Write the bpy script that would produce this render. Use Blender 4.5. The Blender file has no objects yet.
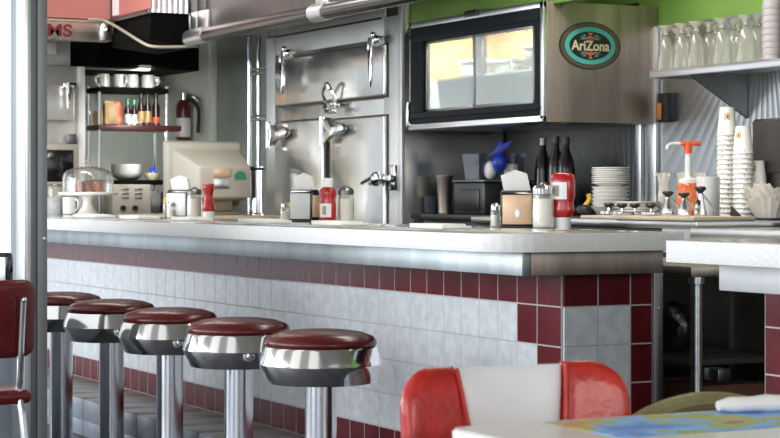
import bpy, bmesh, math, random
from mathutils import Vector, Matrix
random.seed(7)
R = math.radians
sc = bpy.context.scene
COL = sc.collection
# ------------------------------------------------------------------ camera numbers (fitted to the counter's tile grid)
CX, CY, CZ, F, H0, YAW = 4.909, -3.125, 1.0933, 1933.7, 195.0, R(27.353)
FX, FY = -math.cos(YAW), math.sin(YAW)
RX, RY = FY, -FX

def ray(x):
    t = (x - 390) / F
    return FX + t * RX, FY + t * RY
def onY(x, y, Y):
    dx, dy = ray(x); k = (Y - CY) / dy
    return Vector((CX + k * dx, Y, CZ - (y - H0) * k / F))
def onX(x, y, X):
    dx, dy = ray(x); k = (X - CX) / dx
    return Vector((X, CY + k * dy, CZ - (y - H0) * k / F))
def onZ(x, y, z):
    dx, dy = ray(x); k = F * (CZ - z) / (y - H0)
    return Vector((CX + k * dx, CY + k * dy, z))
def depth(p):
    return (p[0] - CX) * FX + (p[1] - CY) * FY

# ------------------------------------------------------------------ materials
def mat(name, col, rough=0.5, metal=0.0, var=0.0, vscale=6.0, bump=0.0, bscale=40.0, stretch=None, col2=None,
        emit=0.0, coat=0.0, spec=0.5, emitcol=None):
    m = bpy.data.materials.new(name); m.use_nodes = True
    nt = m.node_tree; N = nt.nodes; L = nt.links
    b = N['Principled BSDF']
    b.inputs['Base Color'].default_value = (*col, 1)
    b.inputs['Roughness'].default_value = rough
    b.inputs['Metallic'].default_value = metal
    b.inputs['Coat Weight'].default_value = coat
    b.inputs['Coat Roughness'].default_value = 0.05
    b.inputs['Specular IOR Level'].default_value = spec
    if emit:
        b.inputs['Emission Color'].default_value = (*(emitcol or col), 1)
        b.inputs['Emission Strength'].default_value = emit
    tc = N.new('ShaderNodeTexCoord'); mp = N.new('ShaderNodeMapping')
    L.new(tc.outputs['Object'], mp.inputs['Vector'])
    if stretch: mp.inputs['Scale'].default_value = stretch
    if var or col2:
        n = N.new('ShaderNodeTexNoise'); n.inputs['Scale'].default_value = vscale; n.inputs['Detail'].default_value = 4
        L.new(mp.outputs['Vector'], n.inputs['Vector'])
        cr = N.new('ShaderNodeValToRGB')
        c2 = col2 or tuple(max(0, c * (1 - var)) for c in col)
        c1 = col if col2 else tuple(min(1, c * (1 + var)) for c in col)
        cr.color_ramp.elements[0].color = (*c2, 1); cr.color_ramp.elements[0].position = 0.35
        cr.color_ramp.elements[1].color = (*c1, 1); cr.color_ramp.elements[1].position = 0.65
        L.new(n.outputs['Fac'], cr.inputs['Fac']); L.new(cr.outputs['Color'], b.inputs['Base Color'])
    if bump:
        n2 = N.new('ShaderNodeTexNoise'); n2.inputs['Scale'].default_value = bscale; n2.inputs['Detail'].default_value = 2
        L.new(mp.outputs['Vector'], n2.inputs['Vector'])
        bp = N.new('ShaderNodeBump'); bp.inputs['Strength'].default_value = bump; bp.inputs['Distance'].default_value = 0.02
        L.new(n2.outputs['Fac'], bp.inputs['Height']); L.new(bp.outputs['Normal'], b.inputs['Normal'])
    return m

def glassy(name, tint=(0.93, 0.95, 0.92), haze=0.08, hazecol=(0.95, 0.93, 0.85), refl=1.0):
    """thin clear glass: see-through with fresnel reflections and a little haze"""
    m = bpy.data.materials.new(name); m.use_nodes = True
    nt = m.node_tree; N = nt.nodes; L = nt.links
    for n in list(N): N.remove(n)
    out = N.new('ShaderNodeOutputMaterial')
    tr = N.new('ShaderNodeBsdfTransparent'); tr.inputs['Color'].default_value = (*tint, 1)
    gl = N.new('ShaderNodeBsdfGlossy'); gl.inputs['Roughness'].default_value = 0.03
    df = N.new('ShaderNodeBsdfDiffuse'); df.inputs['Color'].default_value = (*hazecol, 1)
    lw = N.new('ShaderNodeLayerWeight'); lw.inputs['Blend'].default_value = 0.35
    mul = N.new('ShaderNodeMath'); mul.operation = 'MULTIPLY'; mul.inputs[1].default_value = refl
    L.new(lw.outputs['Facing'], mul.inputs[0])
    m1 = N.new('ShaderNodeMixShader'); m1.inputs['Fac'].default_value = haze
    L.new(tr.outputs[0], m1.inputs[1]); L.new(df.outputs[0], m1.inputs[2])
    m2 = N.new('ShaderNodeMixShader')
    L.new(mul.outputs[0], m2.inputs['Fac']); L.new(m1.outputs[0], m2.inputs[1]); L.new(gl.outputs[0], m2.inputs[2])
    L.new(m2.outputs[0], out.inputs['Surface'])
    return m

def map_print(name, ramp, scale=9.0):
    m = mat(name, (1, 1, 1), 0.45); nt = m.node_tree; N = nt.nodes; L = nt.links
    tc = N.new('ShaderNodeTexCoord'); n = N.new('ShaderNodeTexNoise')
    n.inputs['Scale'].default_value = scale; n.inputs['Detail'].default_value = 3; n.inputs['Distortion'].default_value = 0.6
    L.new(tc.outputs['Object'], n.inputs['Vector'])
    cr = N.new('ShaderNodeValToRGB'); cr.color_ramp.interpolation = 'EASE'
    els = cr.color_ramp.elements
    els[0].position = ramp[0][0]; els[0].color = (*ramp[0][1], 1)
    els[1].position = ramp[-1][0]; els[1].color = (*ramp[-1][1], 1)
    for p, c in ramp[1:-1]:
        e = els.new(p); e.color = (*c, 1)
    L.new(n.outputs['Fac'], cr.inputs['Fac']); L.new(cr.outputs['Color'], N['Principled BSDF'].inputs['Base Color'])
    return m

def sunburst(name, col, cx, cz, freq=70, rough=0.3, amt=0.5):
    """stainless sheet pressed with rays that fan out from one point"""
    m = mat(name, col, rough, 1.0); nt = m.node_tree; N = nt.nodes; L = nt.links
    tc = N.new('ShaderNodeTexCoord'); sp = N.new('ShaderNodeSeparateXYZ'); L.new(tc.outputs['Object'], sp.inputs[0])
    def mth(op, a, b=None):
        n = N.new('ShaderNodeMath'); n.operation = op
        for i, v in enumerate((a, b)):
            if v is None: continue
            if isinstance(v, (int, float)): n.inputs[i].default_value = v
            else: L.new(v, n.inputs[i])
        return n.outputs[0]
    a = mth('ARCTAN2', mth('SUBTRACT', sp.outputs['X'], cx), mth('SUBTRACT', sp.outputs['Z'], cz))
    s = mth('ABSOLUTE', mth('SINE', mth('MULTIPLY', a, freq)))
    bp = N.new('ShaderNodeBump'); bp.inputs['Strength'].default_value = amt; bp.inputs['Distance'].default_value = 0.01
    L.new(s, bp.inputs['Height']); L.new(bp.outputs['Normal'], N['Principled BSDF'].inputs['Normal'])
    return m

M = dict(
    steel=mat('brushed_steel', (0.62, 0.62, 0.61), 0.28, 1, 0.06, 3, 0.05, 3.0, (1, 1, 12)),
    steel_wavy=mat('wavy_steel', (0.60, 0.60, 0.585), 0.2, 1, 0.10, 2.5, 0.22, 3.2),
    steel_warm=mat('warm_brushed_steel', (0.50, 0.44, 0.39), 0.36, 1, 0.16, 3.0, 0.06, 14.0, (1, 9, 0.5)),
    steel_light=mat('light_steel', (0.80, 0.81, 0.82), 0.32, 1, 0.05, 3, 0.08, 4),
    steel_dark=mat('dark_steel', (0.23, 0.23, 0.23), 0.35, 1, 0.15, 3),
    steel_green=mat('greenish_steel', (0.30, 0.33, 0.30), 0.45, 0.3, 0.2, 2),
    apron_steel=mat('apron_steel', (0.40, 0.44, 0.45), 0.42, 0.9, 0.16, 5, 0.08, 5, (1.6, 1, 0.3)),
    steel_satin=mat('satin_steel', (0.60, 0.61, 0.60), 0.42, 0.4, 0.06, 3),
    door_dark=mat('dark_cabinet_door', (0.045, 0.040, 0.036), 0.5, 0, 0.15, 4),
    steel_brown=mat('brown_brushed_steel', (0.40, 0.335, 0.29), 0.48, 1, 0.22, 2.2, 0.06, 12.0, (1, 5, 0.6)),
    cream_steel=mat('pale_cabinet_steel', (0.78, 0.75, 0.70), 0.3, 0.55, 0.10, 4, 0.1, 5),
    pipe_steel=mat('dull_pipe_steel', (0.17, 0.165, 0.16), 0.25, 1, 0.1, 3),
    alu=mat('aluminium', (0.25, 0.262, 0.268), 0.45, 0.5, 0.06, 4, 0.04, 6, (4, 4, 0.4)),
    chrome=mat('chrome', (0.82, 0.83, 0.84), 0.10, 1),
    brushed_column=mat('column_steel', (0.74, 0.76, 0.80), 0.16, 1, 0.05, 5, 0.03, 10, (6, 6, 0.5)),
    tile_white=mat('white_tile', (0.62, 0.65, 0.67), 0.22, 0, 0.09, 26, 0.05, 30, spec=0.4),
    tile_red=mat('red_tile', (0.105, 0.009, 0.013), 0.24, 0, 0.2, 8, 0.04, 14, spec=0.22),
    tile_blue=mat('blue_grey_tile', (0.30, 0.34, 0.40), 0.3, 0, 0.12, 6),
    tile_brown=mat('brown_tile', (0.20, 0.175, 0.165), 0.35, 0, 0.2, 9),
    grout=mat('grout', (0.47, 0.42, 0.41), 0.8),
    laminate=mat('speckled_laminate', (0.62, 0.61, 0.59), 0.10, 0, 0.11, 170, coat=0.3),
    laminate_edge=mat('speckled_edge', (0.82, 0.81, 0.79), 0.5, 0, 0.07, 150, spec=0.25),
    vinyl_red=mat('dark_red_vinyl', (0.095, 0.008, 0.007), 0.26, 0, 0.15, 7, 0.05, 9, spec=0.4),
    vinyl_chair=mat('bright_red_vinyl', (0.47, 0.020, 0.013), 0.27, 0, 0.14, 30, 0.08, 90, coat=0.2),
    vinyl_maroon=mat('maroon_vinyl', (0.14, 0.010, 0.012), 0.3, 0, 0.12, 12, 0.05, 60),
    vinyl_white=mat('white_vinyl', (0.78, 0.79, 0.80), 0.35, 0, 0.03, 10, 0.03, 60),
    vinyl_olive=mat('olive_vinyl', (0.25, 0.23, 0.10), 0.4, 0, 0.3, 5, col2=(0.14, 0.085, 0.05)),
    black=mat('black_plastic', (0.014, 0.014, 0.015), 0.35),
    black_gloss=mat('black_gloss', (0.012, 0.012, 0.013), 0.12, coat=0.3),
    black_hood=mat('blackened_metal', (0.0035, 0.0035, 0.0035), 0.6, 0, 0.4, 3, spec=0.03),
    rubber=mat('dark_gasket', (0.016, 0.020, 0.022), 0.5, 0, spec=0.05),
    fridge=mat('refrigerator_steel', (0.66, 0.66, 0.635), 0.2, 0.92, 0.12, 2.5, 0.32, 3.6, (1, 1, 0.7)),
    soffit=mat('soffit_steel', (0.21, 0.185, 0.18), 0.34, 1, 0.10, 2.0, 0.05, 8, (1, 6, 0.5)),
    white_plastic=mat('white_plastic', (0.80, 0.80, 0.78), 0.35, 0, 0.03, 5),
    china=mat('white_china', (0.86, 0.84, 0.79), 0.22, 0, 0.04, 5, coat=0.3),
    china_dim=mat('grey_china', (0.42, 0.44, 0.43), 0.25, 0, 0.15, 20),
    paper=mat('white_paper', (0.84, 0.83, 0.80), 0.7, 0, 0.04, 12),
    paper_cream=mat('cream_paper', (0.86, 0.80, 0.69), 0.7, 0, 0.06, 20),
    cup=mat('paper_cup', (0.90, 0.88, 0.83), 0.5, 0, 0.03, 8),
    cup_print=mat('cup_print', (0.62, 0.50, 0.30), 0.5),
    ink=mat('dark_print', (0.04, 0.03, 0.03), 0.5),
    sugar=mat('white_sugar', (0.93, 0.92, 0.88), 0.8, 0, 0.05, 120),
    ketchup=mat('ketchup_red', (0.42, 0.012, 0.012), 0.2, 0, 0.1, 6, coat=0.3),
    label_white=mat('white_label', (0.80, 0.80, 0.80), 0.5),
    tan_plate=mat('tan_faceplate', (0.76, 0.53, 0.34), 0.3, 0.3, 0.06, 6),
    beige=mat('beige_plastic', (0.47, 0.44, 0.37), 0.45, 0, 0.06, 4),
    beige_dark=mat('dark_beige_plastic', (0.33, 0.27, 0.20), 0.5),  # darker beige for stands and label print
    board=mat('beige_board', (0.62, 0.52, 0.38), 0.5, 0, 0.1, 10),
    pink=mat('pink_panel', (0.47, 0.17, 0.145), 0.55, 0, 0.05, 3),
    green=mat('green_paint', (0.20, 0.36, 0.07), 0.5, 0, 0.06, 3),
    wall_grey=mat('pale_grey_wall', (0.64, 0.67, 0.61), 0.55, 0, 0.12, 2.0),
    floor=mat('floor_tile', (0.055, 0.058, 0.065), 0.35, 0, 0.2, 5),
    ceiling=mat('ceiling_paint', (0.55, 0.54, 0.52), 0.8, 0, 0.03, 2),
    sky=mat('daylit_glass', (0.95, 0.97, 1.0), 0.3, 0, 0.02, 1, emit=0.82, emitcol=(0.95, 0.97, 1.0)),
    sign_red=mat('sign_red', (0.13, 0.007, 0.009), 0.4),
    teal=mat('teal_print', (0.09, 0.50, 0.43), 0.4),
    rope=mat('rope_print', (0.30, 0.22, 0.13), 0.4),
    wood_orange=mat('orange_cover', (0.42, 0.16, 0.04), 0.45, 0, 0.2, 12),
    coral=mat('coral_print', (0.72, 0.20, 0.13), 0.4),
    cream=mat('cream_print', (0.78, 0.68, 0.46), 0.4),
    logo_black=mat('black_print', (0.012, 0.012, 0.012), 0.4),
    syrup=mat('orange_syrup', (0.66, 0.13, 0.035), 0.25, 0, 0.15, 12, coat=0.3),
    syrup_label=mat('orange_label', (0.75, 0.11, 0.03), 0.4, 0, 0.3, 30, col2=(0.80, 0.30, 0.12)),
    pump_red=mat('orange_red_plastic', (0.75, 0.085, 0.02), 0.35),
    pump_grey=mat('grey_plastic', (0.60, 0.62, 0.58), 0.4),
    frosted_mauve=mat('cloudy_plastic', (0.44, 0.40, 0.39), 0.35, 0, 0.1, 12),
    frosted=mat('frosted_plastic', (0.70, 0.71, 0.69), 0.4, 0, 0.03, 6),
    brown_box=mat('brown_cardboard', (0.16, 0.075, 0.04), 0.7, 0, 0.2, 4),
    cake=mat('chocolate_cake', (0.30, 0.12, 0.06), 0.8, 0, 0.6, 30, 0.3, 60),
    blue=mat('blue_plastic', (0.02, 0.05, 0.55), 0.3, 0, 0.3, 20),
    wine=mat('dark_bottle', (0.016, 0.007, 0.007), 0.15),
    bottle_green=mat('green_cap', (0.02, 0.22, 0.13), 0.3),
    red_can=mat('red_can', (0.62, 0.07, 0.03), 0.35, 0, 0.2, 30),
    tan_bag=mat('tan_bag', (0.36, 0.24, 0.11), 0.6, 0, 0.25, 12),
    red_shelf=mat('dark_red_shelf', (0.055, 0.012, 0.012), 0.4),
    ext_red=mat('extinguisher_red', (0.10, 0.012, 0.012), 0.3),
    cable=mat('grey_cable', (0.42, 0.38, 0.30), 0.5),
    yellow=mat('yellow_plastic', (0.65, 0.42, 0.04), 0.4),
    cool_yellow=mat('cooler_yellow', (0.72, 0.53, 0.17), 0.5, 0, 0.1, 3),
    cool_blue=mat('cooler_white', (0.70, 0.86, 0.88), 0.5, 0, 0.15, 5),
    bag_black=mat('black_bag', (0.010, 0.010, 0.010), 0.22, 0, 0, 5, 0.6, 14),
    pane=glassy('cooler_glass', (0.96, 0.96, 0.95), 0.34, (0.78, 0.86, 0.84), 0.12),
    glass=glassy('clear_glass', (0.95, 0.95, 0.91), 0.16, (0.95, 0.92, 0.80), 0.8),
    glass_foot=glassy('thick_glass', (0.85, 0.85, 0.78), 0.40, (1.0, 0.96, 0.84), 0.9),
    glass_dim=glassy('tinted_plastic', (0.55, 0.60, 0.66), 0.22, (0.20, 0.23, 0.27), 0.35),
    dome=glassy('dome_glass', (0.93, 0.93, 0.91), 0.08, (0.8, 0.8, 0.78), 0.9),
    band=mat('table_edge', (0.66, 0.64, 0.60), 0.3, 0, 0.04, 8),
    tabletop=mat('grey_table_laminate', (0.62, 0.59, 0.55), 0.3, 0, 0.06, 60, coat=0.2),
    map_print=map_print('map_print', [(0.30, (0.02, 0.06, 0.20)), (0.40, (0.05, 0.20, 0.62)), (0.50, (0.18, 0.42, 0.78)),
        (0.53, (0.26, 0.36, 0.06)), (0.57, (0.40, 0.38, 0.05)), (0.61, (0.55, 0.26, 0.06)), (0.66, (0.10, 0.07, 0.16))], 8),
    mat_print=map_print('placemat_print', [(0.30, (0.10, 0.25, 0.50)), (0.42, (0.50, 0.56, 0.56)), (0.55, (0.62, 0.60, 0.52)), (0.70, (0.30, 0.42, 0.16))], 14),
)
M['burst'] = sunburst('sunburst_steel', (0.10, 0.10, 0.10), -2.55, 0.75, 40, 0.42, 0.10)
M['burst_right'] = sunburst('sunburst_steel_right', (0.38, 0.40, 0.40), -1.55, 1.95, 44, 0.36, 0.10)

# ------------------------------------------------------------------ mesh builder
class MB:
    def __init__(s): s.bm = bmesh.new()
    def box(s, x0, x1, y0, y1, z0, z1, bev=0.0, mi=0, seg=2, mtx=None):
        m = Matrix.Translation(((x0+x1)/2, (y0+y1)/2, (z0+z1)/2)) @ Matrix.Diagonal((abs(x1-x0), abs(y1-y0), abs(z1-z0), 1))
        t = bmesh.new(); bmesh.ops.create_cube(t, size=1, matrix=m)
        if bev: bmesh.ops.bevel(t, geom=t.edges[:], offset=bev, segments=seg, affect='EDGES', profile=0.5)
        s._merge(t, mi, mtx); return s
    def _merge(s, t, mi, mtx=None):
        if mtx is not None: bmesh.ops.transform(t, matrix=mtx, verts=t.verts[:])
        mp = {v: s.bm.verts.new(v.co) for v in t.verts}
        for f in t.faces:
            try:
                nf = s.bm.faces.new([mp[v] for v in f.verts]); nf.material_index = mi
            except ValueError: pass
        t.free()
    def lathe(s, prof, seg=28, c=(0, 0, 0), mi=0, sx=1, sy=1, mtx=None):
        t = bmesh.new(); rings = []
        for r, z in prof:
            if r < 1e-6: rings.append([t.verts.new((c[0], c[1], c[2]+z))])
            else: rings.append([t.verts.new((c[0]+sx*r*math.cos(2*math.pi*i/seg), c[1]+sy*r*math.sin(2*math.pi*i/seg), c[2]+z)) for i in range(seg)])
        for a, b in zip(rings, rings[1:]):
            for i in range(seg):
                j = (i+1) % seg
                if len(a) == 1 and len(b) == 1: break
                if len(a) == 1: t.faces.new((a[0], b[j], b[i]))
                elif len(b) == 1: t.faces.new((a[i], a[j], b[0]))
                else: t.faces.new((a[i], a[j], b[j], b[i]))
        for ring, rev in ((rings[0], True), (rings[-1], False)):
            if len(ring) > 1: t.faces.new(list(reversed(ring)) if rev else ring)
        s._merge(t, mi, mtx); return s
    def shell(s, prof, seg=28, c=(0, 0, 0), mi=0, sx=1, sy=1):
        """open lathe, no end caps"""
        t = bmesh.new(); rings = []
        for r, z in prof:
            rings.append([t.verts.new((c[0]+sx*r*math.cos(2*math.pi*i/seg), c[1]+sy*r*math.sin(2*math.pi*i/seg), c[2]+z)) for i in range(seg)])
        for a, b in zip(rings, rings[1:]):
            for i in range(seg):
                j = (i+1) % seg; t.faces.new((a[i], a[j], b[j], b[i]))
        s._merge(t, mi); return s
    def tube(s, pts, r, seg=10, mi=0, smooth=True):
        P = [Vector(p) for p in pts]
        if smooth and len(P) > 2:
            Q = []
            for i in range(len(P)-1):
                p0 = P[max(i-1, 0)]; p1 = P[i]; p2 = P[i+1]; p3 = P[min(i+2, len(P)-1)]
                for k in range(6):
                    u = k/6
                    Q.append(0.5*((2*p1)+(p2-p0)*u+(2*p0-5*p1+4*p2-p3)*u*u+(3*p1-p0-3*p2+p3)*u**3))
            Q.append(P[-1]); P = Q
        t = bmesh.new(); rings = []; up = None
        for i, p in enumerate(P):
            d = (P[min(i+1, len(P)-1)] - P[max(i-1, 0)]).normalized()
            if up is None:
                up = d.cross(Vector((0, 0, 1))) if abs(d.z) < 0.9 else d.cross(Vector((1, 0, 0)))
            up = (up - d*up.dot(d)).normalized(); w = d.cross(up)
            rings.append([t.verts.new(p + r*(up*math.cos(2*math.pi*k/seg)+w*math.sin(2*math.pi*k/seg))) for k in range(seg)])
        for a, b in zip(rings, rings[1:]):
            for k in range(seg):
                j = (k+1) % seg; t.faces.new((a[k], b[k], b[j], a[j]))
        t.faces.new(rings[0]); t.faces.new(list(reversed(rings[-1])))
        s._merge(t, mi); return s
    def prism(s, poly, axis, a0, a1, mi=0, bev=0.0):
        """poly in the other two axes (in xyz order), extruded along axis"""
        def P(u, v, a): return {'x': (a, u, v), 'y': (u, a, v), 'z': (u, v, a)}[axis]
        t = bmesh.new()
        A = [t.verts.new(P(u, v, a0)) for u, v in poly]; B = [t.verts.new(P(u, v, a1)) for u, v in poly]
        n = len(poly)
        t.faces.new(A); t.faces.new(list(reversed(B)))
        for i in range(n): t.faces.new((A[i], B[i], B[(i+1) % n], A[(i+1) % n]))
        bmesh.ops.recalc_face_normals(t, faces=t.faces[:])
        if bev: bmesh.ops.bevel(t, geom=t.edges[:], offset=bev, segments=2, affect='EDGES', profile=0.5)
        s._merge(t, mi); return s
    def ball(s, c, r, sx=1, sy=1, sz=1, mi=0, seg=16):
        t = bmesh.new(); bmesh.ops.create_uvsphere(t, u_segments=seg, v_segments=max(8, seg//2), radius=r)
        bmesh.ops.transform(t, matrix=Matrix.Translation(c) @ Matrix.Diagonal((sx, sy, sz, 1)), verts=t.verts[:])
        s._merge(t, mi); return s
    def quad(s, a, b, c, d, mi=0):
        f = s.bm.faces.new([s.bm.verts.new(p) for p in (a, b, c, d)]); f.material_index = mi; return s
    def build(s, name, mats, parent=None, loc=(0, 0, 0), rotz=0, sharp=35):
        me = bpy.data.meshes.new(name)
        bmesh.ops.recalc_face_normals(s.bm, faces=s.bm.faces[:])
        s.bm.to_mesh(me); s.bm.free()
        for m in (mats if isinstance(mats, (list, tuple)) else [mats]): me.materials.append(m)
        me.shade_smooth(); me.set_sharp_from_angle(angle=R(sharp))
        o = bpy.data.objects.new(name, me); COL.objects.link(o)
        o.location = loc; o.rotation_euler = (0, 0, rotz)
        if parent is not None: o.parent = parent
        return o

def tag(o, label, cat, group=None, kind=None):
    o['label'] = label; o['category'] = cat
    if group: o['group'] = group
    if kind: o['kind'] = kind
    return o
def thing(name, label, cat, loc=(0, 0, 0), rotz=0, group=None):
    o = bpy.data.objects.new(name, None); COL.objects.link(o)
    o.empty_display_size = 0.05
    o.location = loc; o.rotation_euler = (0, 0, rotz)
    return tag(o, label, cat, group)
def struct(o):
    o['kind'] = 'structure'; return o
def dup(root, loc, rotz, label, scale=1.0):
    r = root.copy(); COL.objects.link(r); r.location = loc; r.rotation_euler = (0, 0, rotz); r['label'] = label
    r.scale = (scale,)*3
    for ch in list(root.children):
        c = ch.copy(); COL.objects.link(c); c.parent = r
        for g in ch.children:
            d = g.copy(); COL.objects.link(d); d.parent = c
    return r
def text_mesh(body, size, mtx, name, m, parent, extrude=0.001, shear=0.0, sxx=1.0, bold=0.0, fit=None):
    cu = bpy.data.curves.new(name, 'FONT'); cu.body = body; cu.size = size; cu.extrude = extrude
    cu.align_x = 'CENTER'; cu.align_y = 'CENTER'; cu.shear = shear; cu.offset = bold
    tmp = bpy.data.objects.new(name, cu); COL.objects.link(tmp)
    dg = bpy.context.evaluated_depsgraph_get(); dg.update()
    me = bpy.data.meshes.new_from_object(tmp.evaluated_get(dg))
    bpy.data.objects.remove(tmp)
    if fit:
        xs = [v.co.x for v in me.vertices]; ys = [v.co.y for v in me.vertices]
        kx, ky = fit[0]/(max(xs)-min(xs)), fit[1]/(max(ys)-min(ys))
        me.transform(Matrix.Diagonal((kx, ky, 1, 1)) @ Matrix.Translation((-(max(xs)+min(xs))/2, -(max(ys)+min(ys))/2, 0)))
    me.transform(mtx @ Matrix.Diagonal((sxx, 1, 1, 1)))
    me.materials.clear(); me.materials.append(m)
    o = bpy.data.objects.new(name, me); COL.objects.link(o); o.parent = parent
    return o

# ------------------------------------------------------------------ heights and planes
ZT, ZB, ZA, ZR1 = 0.981, 0.926, 0.857, 0.757       # slab top/bottom, apron bottom, foot of first red row
RH, CW, OFF = 0.1208, 0.118, 0.138                 # tile row height, column width, corner tile
STEP = 0.17
YS, YA, YBK = -0.308, -0.199, 0.414                # slab front, apron face, slab back
YW, YFR = 2.0, 1.4                                 # back wall, refrigerator front
XE = -7.6                                          # end wall

# ------------------------------------------------------------------ setting
b = MB(); b.box(-8.2, 6.5, -5.5, 2.4, -0.06, 0.0); struct(b.build('floor', M['floor']))
b = MB(); b.box(-8.2, 3.2, -1.9, 2.4, 2.75, 2.85); struct(b.build('ceiling', M['ceiling']))
# back wall: stainless below, green paint above
wb = MB(); wb.box(XE-0.1, 3.2, YW, YW+0.12, 0, 2.75)
wall_back = struct(wb.build('wall_back', M['green']))
b = MB(); b.box(XE-0.12, XE, -0.6, YW, 0, 2.75); struct(b.build('wall_left', M['wall_grey']))
# stainless sheets on the back wall (trim of the setting)
pB = onY(637, 130, YW-0.012).x; pC = onY(661, 130, YW-0.012).x
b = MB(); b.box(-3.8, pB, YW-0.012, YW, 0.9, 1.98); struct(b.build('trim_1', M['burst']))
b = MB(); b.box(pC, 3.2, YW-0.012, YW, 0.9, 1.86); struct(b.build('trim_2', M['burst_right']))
b = MB(); b.box(pB, pC, YW-0.012, YW, 0.9, 1.86)
for xa, xb in ((637, 642.5), (649, 657.5)):
    b.box(onY(xa, 130, YW-0.02).x, onY(xb, 130, YW-0.02).x, YW-0.03, YW-0.012, 1.0, 1.86, 0.004, 1)
struct(b.build('trim_3', [M['steel_dark'], M['steel_light']]))
b = MB(); b.box(XE, -5.42, YW-0.02, YW, 0, 2.3); struct(b.build('trim_4', M['steel_green']))
# footrest step along the counter
b = MB(); b.box(-6.35, 0.02, -0.331, 0.0, 0.0, STEP-0.006, 0, 2)
x = 0.02
while x > -6.35:
    b.box(x-0.232, x-0.003, -0.338, -0.331, STEP-0.092, STEP-0.002, 0.002, 1)
    b.box(x-0.232, x-0.003, -0.338, -0.331, 0.003, STEP-0.096, 0.002, 1)
    b.box(x-0.232, x-0.003, -0.336, -0.003, STEP-0.006, STEP, 0.0015, 0)
    x -= 0.235
struct(b.build('trim_5', [M['tile_brown'], M['tile_blue'], M['grout']]))

# ------------------------------------------------------------------ main counter
cb = thing('counter_base', 'long tiled lunch counter base with burgundy borders, behind the row of stools', 'counter', (0, 0, 0))
def tiles(mb, cells, plane):
    g = 0.0015
    for (u0, u1, z0, z1, mi) in cells:
        if plane == 'front': mb.box(u0+g, u1-g, -0.008, 0.0, z0+g, z1-g, 0.0012, mi, 1)
        else: mb.box(0.0, 0.008, u0+g, u1-g, z0+g, z1-g, 0.0012, mi, 1)
rows = [ZA+0.02, ZR1] + [ZR1-RH*i for i in (1, 2, 3, 4)] + [STEP]
cols = [0.0, -OFF]
while cols[-1] > -6.35: cols.append(cols[-1]-CW)
cells = []
for r in range(6):
    for c in range(len(cols)-1):
        red = r in (0, 5) or c == 0 or (r == 1 and c == 1)
        cells.append((cols[c+1], cols[c], rows[r+1], rows[r], 1 if red else 0))
b = MB(); tiles(b, cells, 'front'); b.box(-6.35, 0, -0.0075, 0.02, STEP, ZA+0.02, 0, 2)
b.build('front_tiles', [M['tile_white'], M['tile_red'], M['grout']], cb)
b = MB()
ecol = [-0.004, 0.118, 0.236, 0.317]
rows_e = [ZA+0.02, ZR1] + [ZR1-0.118*i for i in (1, 2, 3, 4)] + [0.16, 0.0]
ec = []
for r in range(7):
    for c in range(3):
        ec.append((ecol[c], ecol[c+1], rows_e[r+1], rows_e[r], 1 if (r in (0, 5, 6) or c == 2) else 0))
tiles(b, ec, 'end'); b.box(-0.02, 0.0075, 0.0, 0.317, 0, ZA+0.02, 0, 2)
b.build('end_tiles', [M['tile_white'], M['tile_red'], M['grout']], cb)
b = MB(); b.box(-0.03, 0.016, 0.3175, 0.352, 0, ZA+0.015, 0.003); o = b.build('corner_post', M['steel_dark'], cb)
b.__init__(); b.lathe([(0.004, 0), (0.004, 0.003), (0, 0.004)], 8, mtx=Matrix.Translation((0.016, 0.335, 0.745)) @ Matrix.Rotation(R(90), 4, 'Y')); b.build('screw', M['chrome'], o)
XA0 = onY(522, 276, YA).x
b = MB(); b.box(-6.35, XA0, YA, YA+0.03, ZA, ZB, 0.002); b.build('apron', M['apron_steel'], cb)
b = MB(); b.box(XA0-0.03, XA0, YA+0.031, 0.30, ZA, ZB, 0.002); b.build('end_apron', M['steel_brown'], cb)
b = MB(); b.box(-6.35, -0.03, 0.03, 0.34, STEP, ZB, 0)
b.build('carcass', M['steel_dark'], cb)
def slab(x0, x1, y0, y1, z0, z1, rc):
    pts = [(x0, y0)]
    for i in range(9):
        a = R(-90 + 90*i/8); pts.append((x1-rc+rc*math.cos(a), y0+rc+rc*math.sin(a)))
    pts += [(x1, y1), (x0, y1)]
    return pts
def slab_edge(mb):
    for f in mb.bm.faces:
        f.normal_update()
        if abs(f.normal.z) < 0.9: f.material_index = 1
b = MB(); b.prism(slab(-6.4, 0.125, YS, 0.352, ZB, ZT, 0.16), 'z', ZB, ZT, 0, 0.003)
slab_edge(b)
tag(b.build('countertop', [M['laminate'], M['laminate_edge']]), 'long pale speckled counter slab with a rounded corner on the main counter', 'countertop')

# right-hand counter
cb2 = thing('counter_base', 'short tiled counter base at the right, beyond the staff gap', 'counter', (0, 0, 0))
b = MB(); cells = []
x = 0.965
first = True
while x < 3.0:
    w = CW
    for r in range(6): cells.append((x, x+w, rows[r+1] if r < 5 else 0.0, rows[r], 1 if (r in (0, 5) or x < 1.2) else 0))
    x += w
tiles(b, cells, 'front'); b.box(0.965, 3.0, -0.0075, 0.02, 0, ZA+0.02, 0, 2)
b.build('front_tiles', [M['tile_white'], M['tile_red'], M['grout']], cb2)
b = MB(); b.box(0.975, 3.0, 0.021, 0.36, 0.0, ZB, 0); b.build('carcass', M['steel_dark'], cb2)
b = MB(); b.box(1.027, 3.0, YA, YA+0.03, ZA, ZB, 0.002); b.build('apron', M['steel_satin'], cb2)
b = MB(); b.prism([(0.955, YS), (3.05, YS), (3.05, YBK-0.02), (0.955, YBK-0.02)], 'z', ZB, ZT, 0, 0.003)
slab_edge(b)
tag(b.build('countertop', [M['laminate'], M['laminate_edge']]), 'pale speckled slab with a square end on the right-hand counter', 'countertop')

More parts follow.
